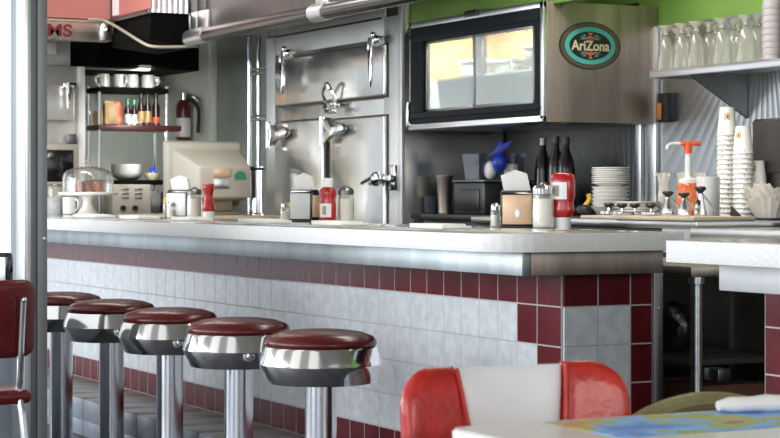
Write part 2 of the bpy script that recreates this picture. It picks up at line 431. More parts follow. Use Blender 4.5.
# ------------------------------------------------------------------ stools
def make_stool(loc, label):
    t = thing('bar_stool', label, 'stool', loc, 0, 'fixed stools along the counter')
    b = MB(); b.lathe([(0.15, 0), (0.15, 0.012), (0.13, 0.022), (0.06, 0.028), (0.047, 0.04)], 36); b.build('floor_flange', M['chrome'], t)
    b = MB(); b.lathe([(0.0485, 0.03), (0.0485, 0.535)], 36); b.build('column', M['brushed_column'], t)
    b = MB(); b.lathe([(0.10, 0.522), (0.160, 0.522), (0.163, 0.525), (0.186, 0.573), (0.188, 0.579), (0.186, 0.584), (0.174, 0.628), (0.171, 0.633), (0.160, 0.633)], 48)
    b.build('chrome_ring', M['chrome'], t, sharp=20)
    b = MB()
    b.lathe([(0.155, 0.629), (0.167, 0.633), (0.1725, 0.641), (0.171, 0.650), (0.160, 0.663), (0.125, 0.675), (0.08, 0.681), (0.04, 0.683), (0, 0.6835)], 48)
    b.build('seat', M['vinyl_red'], t, sharp=60)
    return t
st_labels = ['nearest red-topped chrome stool, beside the red and white chair', 'second chrome stool from the right end of the row',
             'middle chrome stool of the five at the counter', 'fourth chrome stool from the right, one in from the post',
             'farthest chrome stool, partly behind the metal post']
s0 = None
for i, lb in enumerate(st_labels):
    loc = (-0.432-0.6425*i, -0.60, 0)
    s0 = make_stool(loc, lb) if s0 is None else s0
    if i: dup(s0, loc, R(7*i), lb)

# ------------------------------------------------------------------ diner chairs
def chair_back_grid(mb, y0, y1, z0, z1, rl, rr, th, mi=0, curve=0.055, half=0.215, nu=14, nv=12, tap=(0, 0)):
    """padded piece of a backrest curved about z; front is +x.  rl / rr: corner radius at y0 / y1"""
    t = bmesh.new()
    def lim(y):
        top, bot = z1, z0
        for r, e, s in ((rl, y0, 1), (rr, y1, -1)):
            d = (y-e)*s
            if r and d < r:
                k = r-math.sqrt(max(0, r*r-(r-d)**2)); top -= k; bot += k*0.6
        return bot, top
    F_, B_ = [], []
    for i in range(nu+1):
        a = i/nu; a = 0.5-0.5*math.cos(math.pi*a)
        y = y0+(y1-y0)*a; bot, top = lim(min(max(y, y0+0.0008), y1-0.0008))
        cx = curve*(y/half)**2
        fr, br = [], []
        for j in range(nv+1):
            v = 0.5-0.5*math.cos(math.pi*j/nv); z = bot+(top-bot)*v
            kz = (z1-z)/(z1-z0); yy = y-(1-a)*tap[0]*kz*y0-a*tap[1]*kz*y1
            p = (1-abs(2*a-1)**9)*(1-abs(2*v-1)**7)
            lean = -(z-0.6)*0.12
            fr.append(t.verts.new((cx+lean+th*0.6*p**0.5, yy, z))); br.append(t.verts.new((cx+lean-0.004-th*0.4*p**0.5, yy, z)))
        F_.append(fr); B_.append(br)
    for i in range(nu):
        for j in range(nv):
            t.faces.new((F_[i][j], F_[i+1][j], F_[i+1][j+1], F_[i][j+1]))
            t.faces.new((B_[i][j], B_[i][j+1], B_[i+1][j+1], B_[i+1][j]))
    for j in range(nv):
        t.faces.new((F_[0][j], F_[0][j+1], B_[0][j+1], B_[0][j])); t.faces.new((F_[nu][j+1], F_[nu][j], B_[nu][j], B_[nu][j+1]))
    for i in range(nu):
        t.faces.new((F_[i][0], B_[i][0], B_[i+1][0], F_[i+1][0])); t.faces.new((F_[i][nv], F_[i+1][nv], B_[i+1][nv], B_[i][nv]))
    mb._merge(t, mi)
def diner_chair(label, loc, rotz, red, white=None):
    t = thing('dining_chair', label, 'chair', loc, rotz)
    BX = -0.2
    ch = []
    if white:
        for a, c, rl, rr in ((-0.208, -0.1, 0.06, 0), (0.1, 0.208, 0, 0.06)):
            b = MB(); chair_back_grid(b, a, c, 0.58, 0.824, rl, rr, 0.034, curve=0.035, tap=(0.3, 0) if rr == 0.06 else (0, 0.3))
            ch.append(b.build('side_pad', red, t, (BX, 0, 0), sharp=70))
        b = MB(); chair_back_grid(b, -0.1005, 0.1005, 0.58, 0.820, 0, 0, 0.028, curve=0.035, tap=(0.3, 0.3)); b.build('center_panel', white, t, (BX, 0, 0), sharp=70)
        for y in (-0.101, 0.101):
            cx = 0.035*(y/0.215)**2
            pts = [(cx-(z-0.6)*0.12+0.012+0.008*math.sin((z-0.585)/0.24*math.pi), y*(1-0.3*(0.822-z)/0.24), z) for z in (0.585, 0.65, 0.71, 0.77, 0.822)]
            b = MB(); b.tube(pts, 0.004, 8); b.build('piping', red, t, (BX, 0, 0))
    else:
        b = MB(); chair_back_grid(b, -0.215, 0.215, 0.59, 0.832, 0.05, 0.05, 0.04, nu=26)
        b.build('backrest', red, t, (BX, 0, 0), sharp=70)
    b = MB(); b.box(-0.19, 0.21, -0.2, 0.2, 0.445, 0.49, 0.02, 0, 4); b.build('seat', red, t)
    for s in (-1, 1):
        y = s*0.155
        b = MB(); b.tube([(BX-0.035, y, 0.775), (BX-0.022, y, 0.70), (BX-0.008, y, 0.60), (BX+0.012, y*1.03, 0.535), (BX+0.03, y*1.04, 0.49), (BX+0.01, y*1.06, 0.42), (BX-0.03, y*1.15, 0.2), (BX-0.06, y*1.2, 0.012)], 0.011, 10)
        o = b.build('rear_leg', M['chrome'], t)
        b = MB(); b.lathe([(0.013, 0), (0.013, 0.012)], 12, (BX-0.06, y*1.2, 0)); b.build('foot_cap', M['black'], o)
        b = MB(); b.ball((BX-0.046, y, 0.772), 0.009, mi=0); b.build('bolt', M['chrome'], o)
        b = MB(); b.tube([(-0.15, y*1.1, 0.44), (0.15, y*1.1, 0.438), (0.19, y*1.12, 0.40), (0.22, y*1.2, 0.012)], 0.011, 10)
        o = b.build('front_leg', M['chrome'], t)
        b = MB(); b.lathe([(0.013, 0), (0.013, 0.012)], 12, (0.22, y*1.2, 0)); b.build('foot_cap', M['black'], o)
    return t
diner_chair('bright red vinyl chair with a white center panel, pulled up to the map table', (2.475, -1.541, 0), 0, M['vinyl_chair'], M['vinyl_white'])
diner_chair('dark red vinyl chair with chrome frame seen from behind, beside the metal post', (-1.115, -1.553, 0), math.pi, M['vinyl_maroon'])
# round-backed chair behind the table
t = thing('round_back_chair', 'olive brown round-backed chair just beyond the far edge of the map table', 'chair', (2.09, -1.035, 0), 0)
b = MB(); pts = []
for i in range(17):
    a = math.pi*i/16; pts.append((-0.0, -0.215*math.cos(a), 0.60+0.125*math.sin(a)))
b.tube([(0, -0.215, 0.40)]+pts+[(0, 0.215, 0.40)], 0.016, 10); b.build('back_hoop', M['vinyl_olive'], t)
b = MB(); b.prism([(p[1]*0.93, p[2]-0.006) for p in pts], 'x', -0.008, 0.008); b.build('back_panel', M['brown_box'], t)
b = MB(); b.lathe([(0.17, 0.42), (0.2, 0.43), (0.205, 0.45), (0.18, 0.465), (0, 0.468)], 28, (0.17, 0, 0)); b.build('seat', M['vinyl_olive'], t)
for sx in (0.03, 0.31):
    for sy in (-0.15, 0.15):
        b = MB(); b.tube([(sx, sy, 0.44), (sx+(0.03 if sx > 0.1 else -0.03), sy*1.15, 0.0)], 0.014, 8, smooth=False); b.build('leg', M['brown_box'], t)

# ------------------------------------------------------------------ foreground table
t = thing('dining_table', 'grey laminate table in the near right corner, set with a map placemat', 'table', (2.85, -1.15, 0))
x0, x1, y0, y1 = 2.444-2.85, 3.25-2.85, -1.757+1.15, -0.55+1.15
def rrect(x0, x1, y0, y1, r, n=6):
    P = []
    for cx, cy, a0 in ((x1-r, y0+r, -90), (x1-r, y1-r, 0), (x0+r, y1-r, 90), (x0+r, y0+r, 180)):
        for i in range(n+1):
            a = R(a0+90*i/n); P.append((cx+r*math.cos(a), cy+r*math.sin(a)))
    return P
b = MB(); b.prism(rrect(x0+0.004, x1-0.004, y0+0.004, y1-0.004, 0.018), 'z', 0.715, 0.755); b.build('tabletop', M['tabletop'], t)
b = MB(); b.prism(rrect(x0, x1, y0, y1, 0.022), 'z', 0.718, 0.7525, 0, 0.003); b.build('edge_band', M['band'], t)
b = MB(); b.lathe([(0.05, 0.02), (0.05, 0.70), (0.12, 0.715)], 24); b.build('pedestal', M['chrome'], t)
for k in range(4):
    a = R(45+90*k); b = MB(); b.tube([(0, 0, 0.05), (0.33*math.cos(a), 0.33*math.sin(a), 0.03)], 0.022, 8, smooth=False); b.build('base_foot', M['black'], t)
b = MB(); b.box(2.462, 2.668, -1.602, -1.155, 0.7552, 0.7562); tag(b.build('placemat', M['map_print']), 'colourful blue and yellow map placemat on the near grey table', 'placemat')
def napkin_roll(label, loc, rotz, L=0.22, r=0.017, nm='napkin_roll'):
    b = MB(); t_ = bmesh.new(); rings = []
    for i in range(13):
        u = -L/2+L*i/12; rr = r*(0.55 if i in (0, 12) else 0.86 if i in (1, 11) else 1.0)*(1+0.12*math.sin(i*1.9))
        rings.append([(u, rr*1.25*math.cos(2*math.pi*k/14), max(-r*0.8, rr*math.sin(2*math.pi*k/14))+r*0.8) for k in range(14)])
    V = [[t_.verts.new(p) for p in ring] for ring in rings]
    for a, c in zip(V, V[1:]):
        for k in range(14): t_.faces.new((a[k], a[(k+1) % 14], c[(k+1) % 14], c[k]))
    t_.faces.new(V[0]); t_.faces.new(list(reversed(V[-1])))
    b._merge(t_, 0)
    return tag(b.build(nm, M['paper'], None, loc, rotz, 60), label, 'napkin')
napkin_roll('white rolled napkin lying across the map placemat on the near table', (2.505, -1.175, 0.7563), R(80), 0.25, 0.0135)

# ------------------------------------------------------------------ metal post, window beside it
pc = onY(27, 195, -1.13)
PXc, PYc = pc.x, pc.y
k_ = depth(pc); px = k_/F
wX = 17*px/0.29; wY = 10*px/0.974
post = MB()
post.box(PXc-wX, PXc, PYc, PYc+wY, 0, 2.75, 0.004)
post.box(PXc-wX*0.45, PXc+0.012, PYc-0.014, PYc+0.012, 0, 2.75, 0.006, 1)  # pale corner strip, stands in for the white highlight on the post
post.box(PXc-0.02, PXc+0.016, PYc+wY, PYc+1.92*wY, 0, 2.75, 0.003)
post.lathe([(0.006, 0), (0.006, 0.003), (0, 0.005)], 10, mi=1, mtx=Matrix.Translation((PXc+0.016, PYc+1.6*wY, 0.94)) @ Matrix.Rotation(R(90), 4, 'Y'))
o = post.build('trim_6', [M['alu'], M['steel_light']]); struct(o)
wt = MB(); wt.box(PXc-1.6, PXc-wX, PYc+0.03, PYc+0.04, 0.0, 2.75); struct(wt.build('window_1', M['sky']))
b = MB(); b.box(PXc-1.6, PXc-wX, PYc-0.30, PYc+0.05, 0.0, 0.775, 0.004); struct(b.build('wall_front', M['tile_blue']))

# ------------------------------------------------------------------ napkin dispensers and condiments
def dispenser(label, loc, rotz, face, w=0.105, d=0.085, h=0.125, sheet=True):
    t = thing('napkin_dispenser', label, 'napkin dispenser', loc, rotz, 'napkin dispensers')
    b = MB(); b.prism([(-d/2+0.004, 0.006), (d/2, 0.006), (d/2, h*0.9), (d*0.22, h), (-d*0.22, h), (-d/2+0.004, h*0.9)], 'x', -w/2, w/2, 0, 0.004)
    b.build('housing', M['black_gloss'], t)
    b = MB(); b.box(-w/2+0.006, w/2-0.006, -d/2-0.003, -d/2+0.004, 0.012, h*0.88, 0.002); b.build('faceplate', face, t)
    b = MB(); b.box(w/2-0.002, w/2+0.003, -d/2+0.012, d/2-0.01, 0.02, h*0.82, 0.001); b.build('side_plate', M['tan_plate'] if face is M['steel_satin'] else M['black_gloss'], t)
    b = MB(); b.box(-w/2-0.003, w/2+0.003, -d/2-0.005, d/2+0.003, 0.0, 0.008, 0.002); b.build('base', M['black'], t)
    if sheet:
        b = MB(); t_ = bmesh.new()
        pr = [(-0.4, 0), (0.42, 0.0), (0.30, 0.062), (-0.05, 0.075), (-0.5, 0.055)]
        A = [t_.verts.new((u*w, -0.004, h-0.004+v)) for u, v in pr]; B = [t_.verts.new((u*w*0.9+0.006, 0.014, h-0.004+v*0.92)) for u, v in pr]
        t_.faces.new(A); t_.faces.new(list(reversed(B)))
        for i in range(5): t_.faces.new((A[i], B[i], B[(i+1) % 5], A[(i+1) % 5]))
        b._merge(t_, 0); b.build('napkin_sheet', M['paper'], t)
    return t
YC = 0.30
def cp(x, Y=YC):  # a spot on the counter under image column x
    p = onY(x, 195, Y); return (p.x, p.y, ZT)
d1 = dispenser('black napkin dispenser with a tan faceplate, near the counter corner', cp(517, 0.31), R(60), M['tan_plate'], 0.112, 0.085, 0.128)
b = MB(); b.lathe([(0.011, 0), (0.011, 0.0015)], 14, sx=0.7, sy=1.25, mtx=Matrix.Translation((0, -0.0455, 0.05)) @ Matrix.Rotation(R(90), 4, 'X')); b.build('emblem', M['steel_light'], d1)
dispenser('black napkin dispenser with a steel faceplate, beside the upright ketchup bottle', cp(305, 0.28), R(36), M['steel_satin'], 0.105, 0.085, 0.135)
dispenser('napkin dispenser in front of the beige monitor, at the far left group', cp(181, 0.30), R(36), M['steel_satin'], 0.12, 0.085, 0.138)
dispenser('grey napkin dispenser on the window ledge, cut by the left edge', (onY(2, 195, -1.30).x, -1.30, 0.7755), R(50), M['steel_light'], 0.06, 0.05, 0.125, False)

def sugar_jar(label, loc, s=1.0):
    t = thing('sugar_pourer', label, 'sugar pourer', loc, 0, 'glass sugar pourers')
    b = MB(); b.lathe([(0.033*s, 0), (0.037*s, 0.004), (0.038*s, 0.05*s), (0.036*s, 0.11*s), (0.034*s, 0.118*s)], 14); b.build('jar', M['glass'], t)
    b = MB(); b.lathe([(0.030*s, 0.006), (0.0345*s, 0.01), (0.0345*s, 0.10*s), (0, 0.105*s)], 14); b.build('sugar', M['sugar'], t)
    b = MB(); b.lathe([(0.036*s, 0.116*s), (0.037*s, 0.134*s), (0.030*s, 0.143*s), (0.012*s, 0.148*s), (0.010*s, 0.154*s), (0, 0.155*s)], 20); b.build('cap', M['steel_dark'] if s < 1 else M['chrome'], t)
    return t
sugar_jar('glass sugar pourer with a metal lid, right of the tan napkin dispenser', cp(543.5, 0.30))
sugar_jar('glass sugar pourer to the right of the upright ketchup bottle', cp(345, 0.30), 0.98)
sugar_jar('glass sugar pourer between the far napkin dispenser and ketchup', cp(194.5, 0.22), 0.97)

def shaker(label, loc, h=0.08, yellow=False):
    t = thing('salt_shaker', label, 'shaker', loc, 0, 'glass salt and pepper shakers')
    b = MB(); b.lathe([(0.017, 0), (0.019, 0.003), (0.0175, h*0.62), (0.015, h*0.72)], 10); b.build('glass_body', M['glass'], t)
    b = MB(); b.lathe([(0.015, 0.004), (0.0155, h*0.5), (0, h*0.52)], 10); b.build('salt', M['sugar'] if not yellow else M['tan_bag'], t)
    b = MB(); b.lathe([(0.016, h*0.70), (0.0165, h*0.88), (0.010, h*0.98), (0, h)], 14); b.build('cap', M['chrome'] if not yellow else M['yellow'], t)
    return t
shaker('glass salt shaker left of the tan napkin dispenser', cp(495.5, 0.28), 0.085)
shaker('glass salt shaker just left of the middle napkin dispenser', cp(284.5, 0.28), 0.085)
shaker('yellow-topped shaker tight against the middle napkin dispenser', cp(290.5, 0.36), 0.08, True)
shaker('glass salt shaker left of the far napkin dispenser', cp(170.5, 0.24), 0.082)
shaker('yellow-topped shaker behind the salt shaker at the far group', cp(166.5, 0.33), 0.10, True)

def ketchup(label, loc, rotz, upright, h=0.185, w=0.042):
    t = thing('ketchup_bottle', label, 'ketchup bottle', loc, rotz, 'red ketchup bottles')
    body = [(0.55, 0.0), (0.9, 0.008), (1.0, 0.03), (1.0, 0.075), (0.86, 0.095), (0.86, 0.105), (0.98, 0.12), (0.92, 0.135), (0.55, 0.148), (0.5, 0.15)]
    k = h/0.185
    if upright: prof = [(w*r, z*k) for r, z in body]; z0, z1 = 0.148*k, h
    else: prof = [(w*r, h-z*k) for r, z in reversed(body)]; z0, z1 = 0, 0.037*k
    b = MB(); b.lathe(prof, 24, sy=0.72); b.build('bottle', M['ketchup'], t, sharp=60)
    b = MB()
    cap = [(w*0.62, z0), (w*0.62, z1-0.004), (w*0.55, z1)] if upright else [(w*0.62, 0), (w*0.64, z1)]
    b.lathe(cap, 20, sy=0.85); b.build('cap', M['white_plastic'], t)
    zc = 0.052*k if upright else h-0.06*k
    b = MB(); t_ = bmesh.new(); A = []; B = []
    for i in range(9):
        a = R(-130+80*i/8); A.append(t_.verts.new((w*1.015*math.cos(a), 0.72*w*1.02*math.sin(a), zc-0.028*k))); B.append(t_.verts.new((w*1.015*math.cos(a), 0.72*w*1.02*math.sin(a), zc+0.028*k)))
    for i in range(8): t_.faces.new((A[i], A[i+1], B[i+1], B[i]))
    b._merge(t_, 0); o = b.build('label', M['label_white'], t)
    b = MB(); b.box(-0.012, 0.004, -0.72*w*1.03-0.001, -0.72*w*1.03+0.002, zc-0.018*k, zc+0.018*k); b.build('label_print', M['beige_dark'], o)
    return t
ketchup('upside-down red ketchup bottle at the right end of the counter group', cp(562.5, 0.36), R(30), False, 0.187, 0.045)
ketchup('upright red ketchup bottle with a white cap, beside the middle dispenser', cp(327.5, 0.22), R(44), True, 0.18, 0.036)
def hourglass(label, loc):
    t = thing('ketchup_bottle', label, 'ketchup bottle', loc, 0, 'red ketchup bottles')
    b = MB(); b.lathe([(0.024, 0.034), (0.029, 0.045), (0.030, 0.06), (0.024, 0.082), (0.020, 0.105), (0.022, 0.125), (0.027, 0.14), (0.028, 0.158), (0.024, 0.164), (0, 0.165)], 22); b.build('bottle', M['ketchup'], t, sharp=60)
    b = MB(); b.lathe([(0.026, 0), (0.027, 0.036)], 20); b.build('cap', M['white_plastic'], t)
hourglass('slim waisted red ketchup bottle standing on its cap before the monitor', cp(208.5, 0.24))

# place settings: printed mats and rolled napkins along the counter
sets = [(438, 0), (337, 1), (262, 2), (189, 3), (137, 4), (92, 5)]
names = ['near the counter corner', 'below the middle condiment group', 'left of the middle salt shaker', 'under the far condiment group', 'between the cake stand and the far salt shaker', 'under the cake stand']
for (x, i) in sets:
    p = onY(x, 195, -0.05)
    b = MB(); b.box(-0.18, 0.18, -0.12, 0.12, 0, 0.0012)
    o = tag(b.build('placemat', M['mat_print'], None, (p.x, -0.09, ZT+0.0003), 0), 'printed paper placemat on the counter ' + names[i], 'placemat', 'placemats on the counter')
    # folded napkin sheet on it
    b = MB(); b.box(-0.13, 0.13, -0.055, 0.055, 0, 0.010, 0.004, 0, 2)
    b.box(-0.125, 0.10, -0.05, 0.04, 0.009, 0.016, 0.003, 0, 2, Matrix.Rotation(R(5), 4, 'Z'))
    tag(b.build('folded_napkin', M['paper'], None, (p.x-0.02, -0.03, ZT+0.0018), R(4*((i*7) % 3-1)), 40), 'white folded napkin on the placemat ' + names[i], 'napkin', 'folded napkins on the counter')

# cake stand
cs = cp(88, 0.22)
t = thing('cake_stand', 'glass-domed white cake stand at the far left of the counter', 'cake stand', cs)
b = MB(); b.lathe([(0.085, 0), (0.087, 0.006), (0.06, 0.014), (0.030, 0.05), (0.024, 0.08), (0.035, 0.105), (0.06, 0.112)], 32); b.build('pedestal', M['china'], t)
b = MB(); b.lathe([(0.05, 0.108), (0.155, 0.112), (0.160, 0.124), (0.158, 0.128), (0.0, 0.122)], 40); b.build('plate', M['china'], t)
b = MB(); b.shell([(0.137, 0.128), (0.138, 0.17), (0.136, 0.205), (0.130, 0.226), (0.115, 0.243), (0.08, 0.257), (0.02, 0.267), (0.001, 0.268)], 44); o = b.build('glass_dome', M['dome'], t, sharp=80)
b = MB(); b.lathe([(0.012, 0.268), (0.008, 0.278), (0.018, 0.285), (0.020, 0.295), (0.014, 0.304), (0, 0.307)], 20); b.build('knob', M['dome'], o, sharp=80)
# cake slices under the dome
for i, (dx_, dy_) in enumerate(((-0.055, -0.015), (-0.012, 0.02), (0.035, 0.055), (0.0, -0.05))):
    b = MB(); b.prism([(-0.018, -0.04), (0.022, -0.035), (0.018, 0.04), (-0.02, 0.036)], 'z', 0, 0.062, 0, 0.006)
    tag(b.build('cake_slice', M['cake'], None, (cs[0]+dx_, cs[1]+dy_, ZT+0.1255), R(20*i)), ['chocolate cake slice at the left under the glass dome', 'chocolate cake slice in the middle under the glass dome', 'chocolate cake slice at the right under the glass dome', 'chocolate cake slice at the front under the glass dome'][i], 'cake', 'cake slices under the dome')
# straw jar and mug left of the cake stand
t = thing('glass_canister', 'lidded glass canister beside the post at the far left of the counter', 'canister', cp(55, 0.3))
b = MB(); b.lathe([(0.042, 0), (0.045, 0.005), (0.045, 0.09), (0.04, 0.10)], 20); b.build('canister_body', M['china_dim'], t)
b = MB(); b.lathe([(0.040, 0.10), (0.042, 0.15), (0.036, 0.165), (0.012, 0.172), (0.012, 0.182), (0, 0.184)], 20); b.build('lid', M['glass'], t)
t = thing('coffee_mug', 'white mug with a handle behind the cake stand', 'mug', cp(70, 0.36))
b = MB(); b.lathe([(0.032, 0), (0.042, 0.005), (0.043, 0.10), (0.040, 0.10), (0.038, 0.01), (0, 0.008)], 22); b.build('cup', M['white_plastic'], t)
b = MB(); b.tube([(0.04, 0.02, 0.085), (0.07, 0.025, 0.08), (0.072, 0.025, 0.04), (0.041, 0.02, 0.02)], 0.006, 8); b.build('handle', M['white_plastic'], t)

# ------------------------------------------------------------------ big refrigerator
FXl = onY(268, 100, YFR).x; FXr = onY(404, 100, YFR).x
FZt = 2.2
t = thing('refrigerator', 'tall stainless refrigerator with three latched doors behind the counter', 'refrigerator', (FXl, YFR, 0))
W = FXr-FXl
def fl(x, y, off=0.0):
    p = onY(x, y, YFR-off); return p.x-FXl, p.z
b = MB(); b.box(0, W, 0.0, 0.58, 0.08, FZt, 0.003); b.box(0.03, W-0.03, 0.03, 0.56, 0, 0.08)
b.build('cabinet', M['fridge'], t)
for xa_, xb_, y0_, zt__ in ((fl(386, 60)[0], W-0.031, -0.012, FZt-0.2), (0.0, fl(274.4, 60)[0]+0.03, -0.012, FZt-0.2), (W-0.03, W+0.012, -0.02, FZt)):
    b = MB(); b.box(xa_, xb_, y0_, 0.0, 0.08, zt__, 0.003); b.build('frame_stile', M['steel_satin'], t)
b = MB(); zz = fl(268, 38.5)[1]; b.box(fl(274.4, 60)[0]+0.031, fl(386, 60)[0]-0.001, -0.005, 0.0, fl(274, 56)[1], FZt-0.1, 0.002); b.build('header_panel', M['steel_satin'], t)
b = MB(); b.box(-0.006, W*0.86, -0.006, 0.0, zz-0.006, zz+0.006, 0.001); b.build('top_seam', M['black'], t)
b = MB(); z = 0.1
while z < 0.13: b.box(0.06, W-0.06, -0.01, 0.0, z, z+0.02); z += 0.05
b.build('kick_vent', M['steel_dark'], t)
def door(px0, px1, ytop, zbot, name='door', gap=True):
    xa, zt = fl(px0, ytop, 0.035); xb, _ = fl(px1, ytop, 0.035)
    b = MB(); b.box(xa, xb, -0.035, -0.002, zbot, zt, 0.010, 0, 3)
    o = b.build(name, M['fridge'], t)
    b = MB(); b.box(xa+0.006, xb+0.008, -0.020, -0.0005, zbot-0.008, zt+0.006, 0.002); b.build('gasket', M['black'], o)
    return o, xa, xb, zt
zb = fl(274.6, 106.5, 0.035)[1]
flap, fa, fb, fz = door(274.8, 384, 60, zb)
dl, la, lb_, lz = door(274.4, 322.5, 122.5, 0.14)
dr, ra, rb, rz = door(329.5, 384, 119.5, 0.14)
def lever(parent, cxp, ytop, ybot):
    x, z1 = fl(cxp, ytop, 0.09); _, z0 = fl(cxp, ybot, 0.09)
    b = MB(); b.prism([(x-0.035, z1), (x+0.06, z1), (x+0.065, z1-0.04), (x-0.02, z1-0.05)], 'y', -0.075, -0.045, 0, 0.004)
    b.ball((x+0.05, -0.08, z1-0.02), 0.022); b.ball((x+0.01, -0.085, z1+0.005), 0.017)
    b.tube([(x-0.01, -0.09, z1-0.01), (x-0.01, -0.095, z1-0.07)], 0.016, 8, smooth=False)
    t_ = [(x-0.030, z1-0.05), (x+0.012, z1-0.05), (x+0.006, z0+0.05), (x-0.008, z0), (x-0.022, z0+0.05)]
    b.prism(t_, 'y', -0.10, -0.082, 0, 0.006)
    b.build('latch_lever', M['chrome'], parent)
lever(flap, 283, 50, 95); lever(flap, 371.5, 36, 88)
# center pull of the flap door
x, z = fl(326, 98, 0.08)
b = MB(); b.tube([(x-0.075, -0.04, z-0.03), (x-0.05, -0.075, z+0.03), (x+0.01, -0.085, z+0.075), (x+0.05, -0.08, z+0.05), (x+0.055, -0.05, z-0.02)], 0.011, 8)
b.box(x-0.10, x+0.07, -0.06, -0.03, z-0.05, z-0.02, 0.006); b.box(x-0.02, x+0.07, -0.09, -0.05, z-0.085, z-0.045, 0.006)
b.tube([(x-0.03, -0.07, z-0.03), (x+0.03, -0.09, z-0.075), (x+0.10, -0.08, z-0.045)], 0.009, 8)
b.build('pull_handle', M['chrome'], flap)
def strap(parent, pxl, pxr, yc):
    xl, zc = fl(pxl, yc, 0.06); xr, _ = fl(pxr, yc, 0.06)
    L = xr-xl
    b = MB()
    b.prism([(xl, zc+0.065), (xl+L*0.25, zc+0.055), (xl+L*0.45, zc+0.02), (xl+L*0.9, zc+0.035), (xl+L, zc+0.01), (xl+L*0.95, zc-0.015), (xl+L*0.4, zc-0.035), (xl+L*0.22, zc-0.06), (xl, zc-0.07), (xl+L*0.22, zc)], 'y', -0.075, -0.046, 0, 0.006)
    b.tube([(xl+0.01, -0.07, zc+0.075), (xl+0.01, -0.07, zc-0.075)], 0.014, 8, smooth=False)
    b.build('strap_hinge', M['chrome'], parent)
strap(dl, 269, 288, 135); strap(dr, 323, 345, 131)
x, z = fl(376, 179, 0.07)
b = MB(); b.tube([(x-0.18, -0.06, z-0.02), (x-0.06, -0.08, z), (x+0.0, -0.085, z+0.005)], 0.010, 8); b.ball((x, -0.07, z), 0.038, 1.2, 0.7, 1)
b.box(x+0.02, x+0.16, -0.075, -0.02, z-0.018, z+0.02, 0.006); b.box(x+0.10, x+0.16, -0.05, -0.012, z-0.06, z+0.07, 0.008); b.ball((x+0.05, -0.085, z), 0.02)
b.build('door_latch', M['chrome'], dr)
b = MB()
for z0 in (1.47, 1.43):
    b.tube([(0.02, -0.02, z0), (0.02, -0.02, z0-0.03)], 0.008, 8, smooth=False)
b.build('vent_catch', M['black'], t)

# ------------------------------------------------------------------ display cooler with emblem
CXr = -2.33; CYf = 1.397
CXl = onY(413.5, 100, CYf).x
Zb = onY(546, 122, CYf).z; Zt = onY(546, 1, CYf).z
t = thing('display_cooler', 'wall-hung steel display cooler with two sliding glass doors and an oval emblem', 'cooler', (CXl, CYf, Zb))
W = CXr-CXl; Hh = Zt-Zb; D = YW-0.013-CYf
def cl(x, y):
    p = onY(x, y, CYf); return p.x-CXl, p.z-Zb
b = MB(); th = 0.03
b.box(0, W-0.036, D-0.02, D, 0, Hh); b.box(0, W-0.036, 0, D, 0, 0.03, 0.003); b.box(0, W-0.036, 0, D, Hh-0.025, Hh, 0.003)
b.box(0, 0.02, 0, D, 0, Hh, 0.003)
b.build('cabinet', M['steel'], t)
b = MB(); b.box(W-0.035, W, 0, D, 0.0, Hh, 0.003); o = b.build('end_panel', M['steel_brown'], t)
# inner lining: yellow and pale blue glow put into its colours
b = MB(); b.box(0.025, W-0.04, D-0.09, D-0.03, Hh*0.45, Hh-0.03); b.build('upper_lining', M['cool_yellow'], t)
b = MB(); b.box(0.025, W-0.04, D-0.085, D-0.03, 0.03, Hh*0.45); b.build('lower_lining', M['cool_blue'], t)
b = MB(); b.box(0.021, 0.027, 0.03, D-0.03, Hh*0.45, Hh-0.03, 0, 0); b.box(0.021, 0.027, 0.03, D-0.03, 0.03, Hh*0.45, 0, 1); b.build('side_lining', [M['cool_yellow'], M['cool_blue']], t)
b = MB(); zs = Hh*0.46; b.box(0.03, W-0.045, 0.12, D-0.1, zs, zs+0.012, 0.002); b.build('shelf', M['steel_light'], t)
# chrome trim and black frame
xl, _ = cl(426.7, 40); xr, _ = cl(539, 40); _, zt1 = cl(480, 33); _, zb1 = cl(480, 108); xm0, _ = cl(477, 40); xm1, _ = cl(483, 40)
_, zfb = cl(544, 115); _, zft = cl(543, 8)
zt1 = cl(505, 30)[1]; zb1 = cl(450, 110.5)[1]
b = MB()
b.box(-0.006, W, -0.02, 0.0, zft, Hh, 0.003); b.box(-0.006, W, -0.02, 0.0, 0, zfb-0.002, 0.003); b.box(W-0.03, W, -0.02, 0, 0, Hh, 0.003); b.box(-0.006, 0.012, -0.02, 0, 0, Hh, 0.003)
b.box(0.0, W, -0.03, -0.018, 0, 0.016, 0.004)
b.build('steel_trim', M['steel_light'], t)
b = MB()
b.box(0.012, W-0.03, -0.026, 0.02, zt1, zft, 0.003); b.box(0.012, W-0.03, -0.026, 0.02, zfb, zb1, 0.003)
b.box(0.012, xl, -0.026, 0.02, zb1, zt1, 0.003); b.box(xr, W-0.03, -0.026, 0.02, zb1, zt1, 0.003)
b.box(0.012, W-0.03, -0.034, -0.024, zb1-0.03, zb1-0.018, 0.002); b.box(0.012, W-0.03, -0.034, -0.024, zt1+0.02, zt1+0.032, 0.002)
b.build('black_frame', M['rubber'], t)
for i, (a, c, yy) in enumerate(((xl, xm1, 0.0), (xm0, xr, -0.016))):
    b = MB(); w_ = 0.014
    b.box(a, c, yy-0.008, yy+0.006, zb1, zb1+w_, 0.002); b.box(a, c, yy-0.008, yy+0.006, zt1-w_, zt1, 0.002)
    b.box(a, a+w_, yy-0.008, yy+0.006, zb1, zt1, 0.002); b.box(c-w_*1.0, c, yy-0.008, yy+0.006, zb1, zt1, 0.002)
    o = b.build('sliding_door', M['steel_dark'], t)
    b = MB(); b.box(a+w_, c-w_*1.0, yy-0.002, yy+0.002, zb1+w_, zt1-w_); b.build('pane', M['pane'], o)
xq, zq = cl(475, 14)
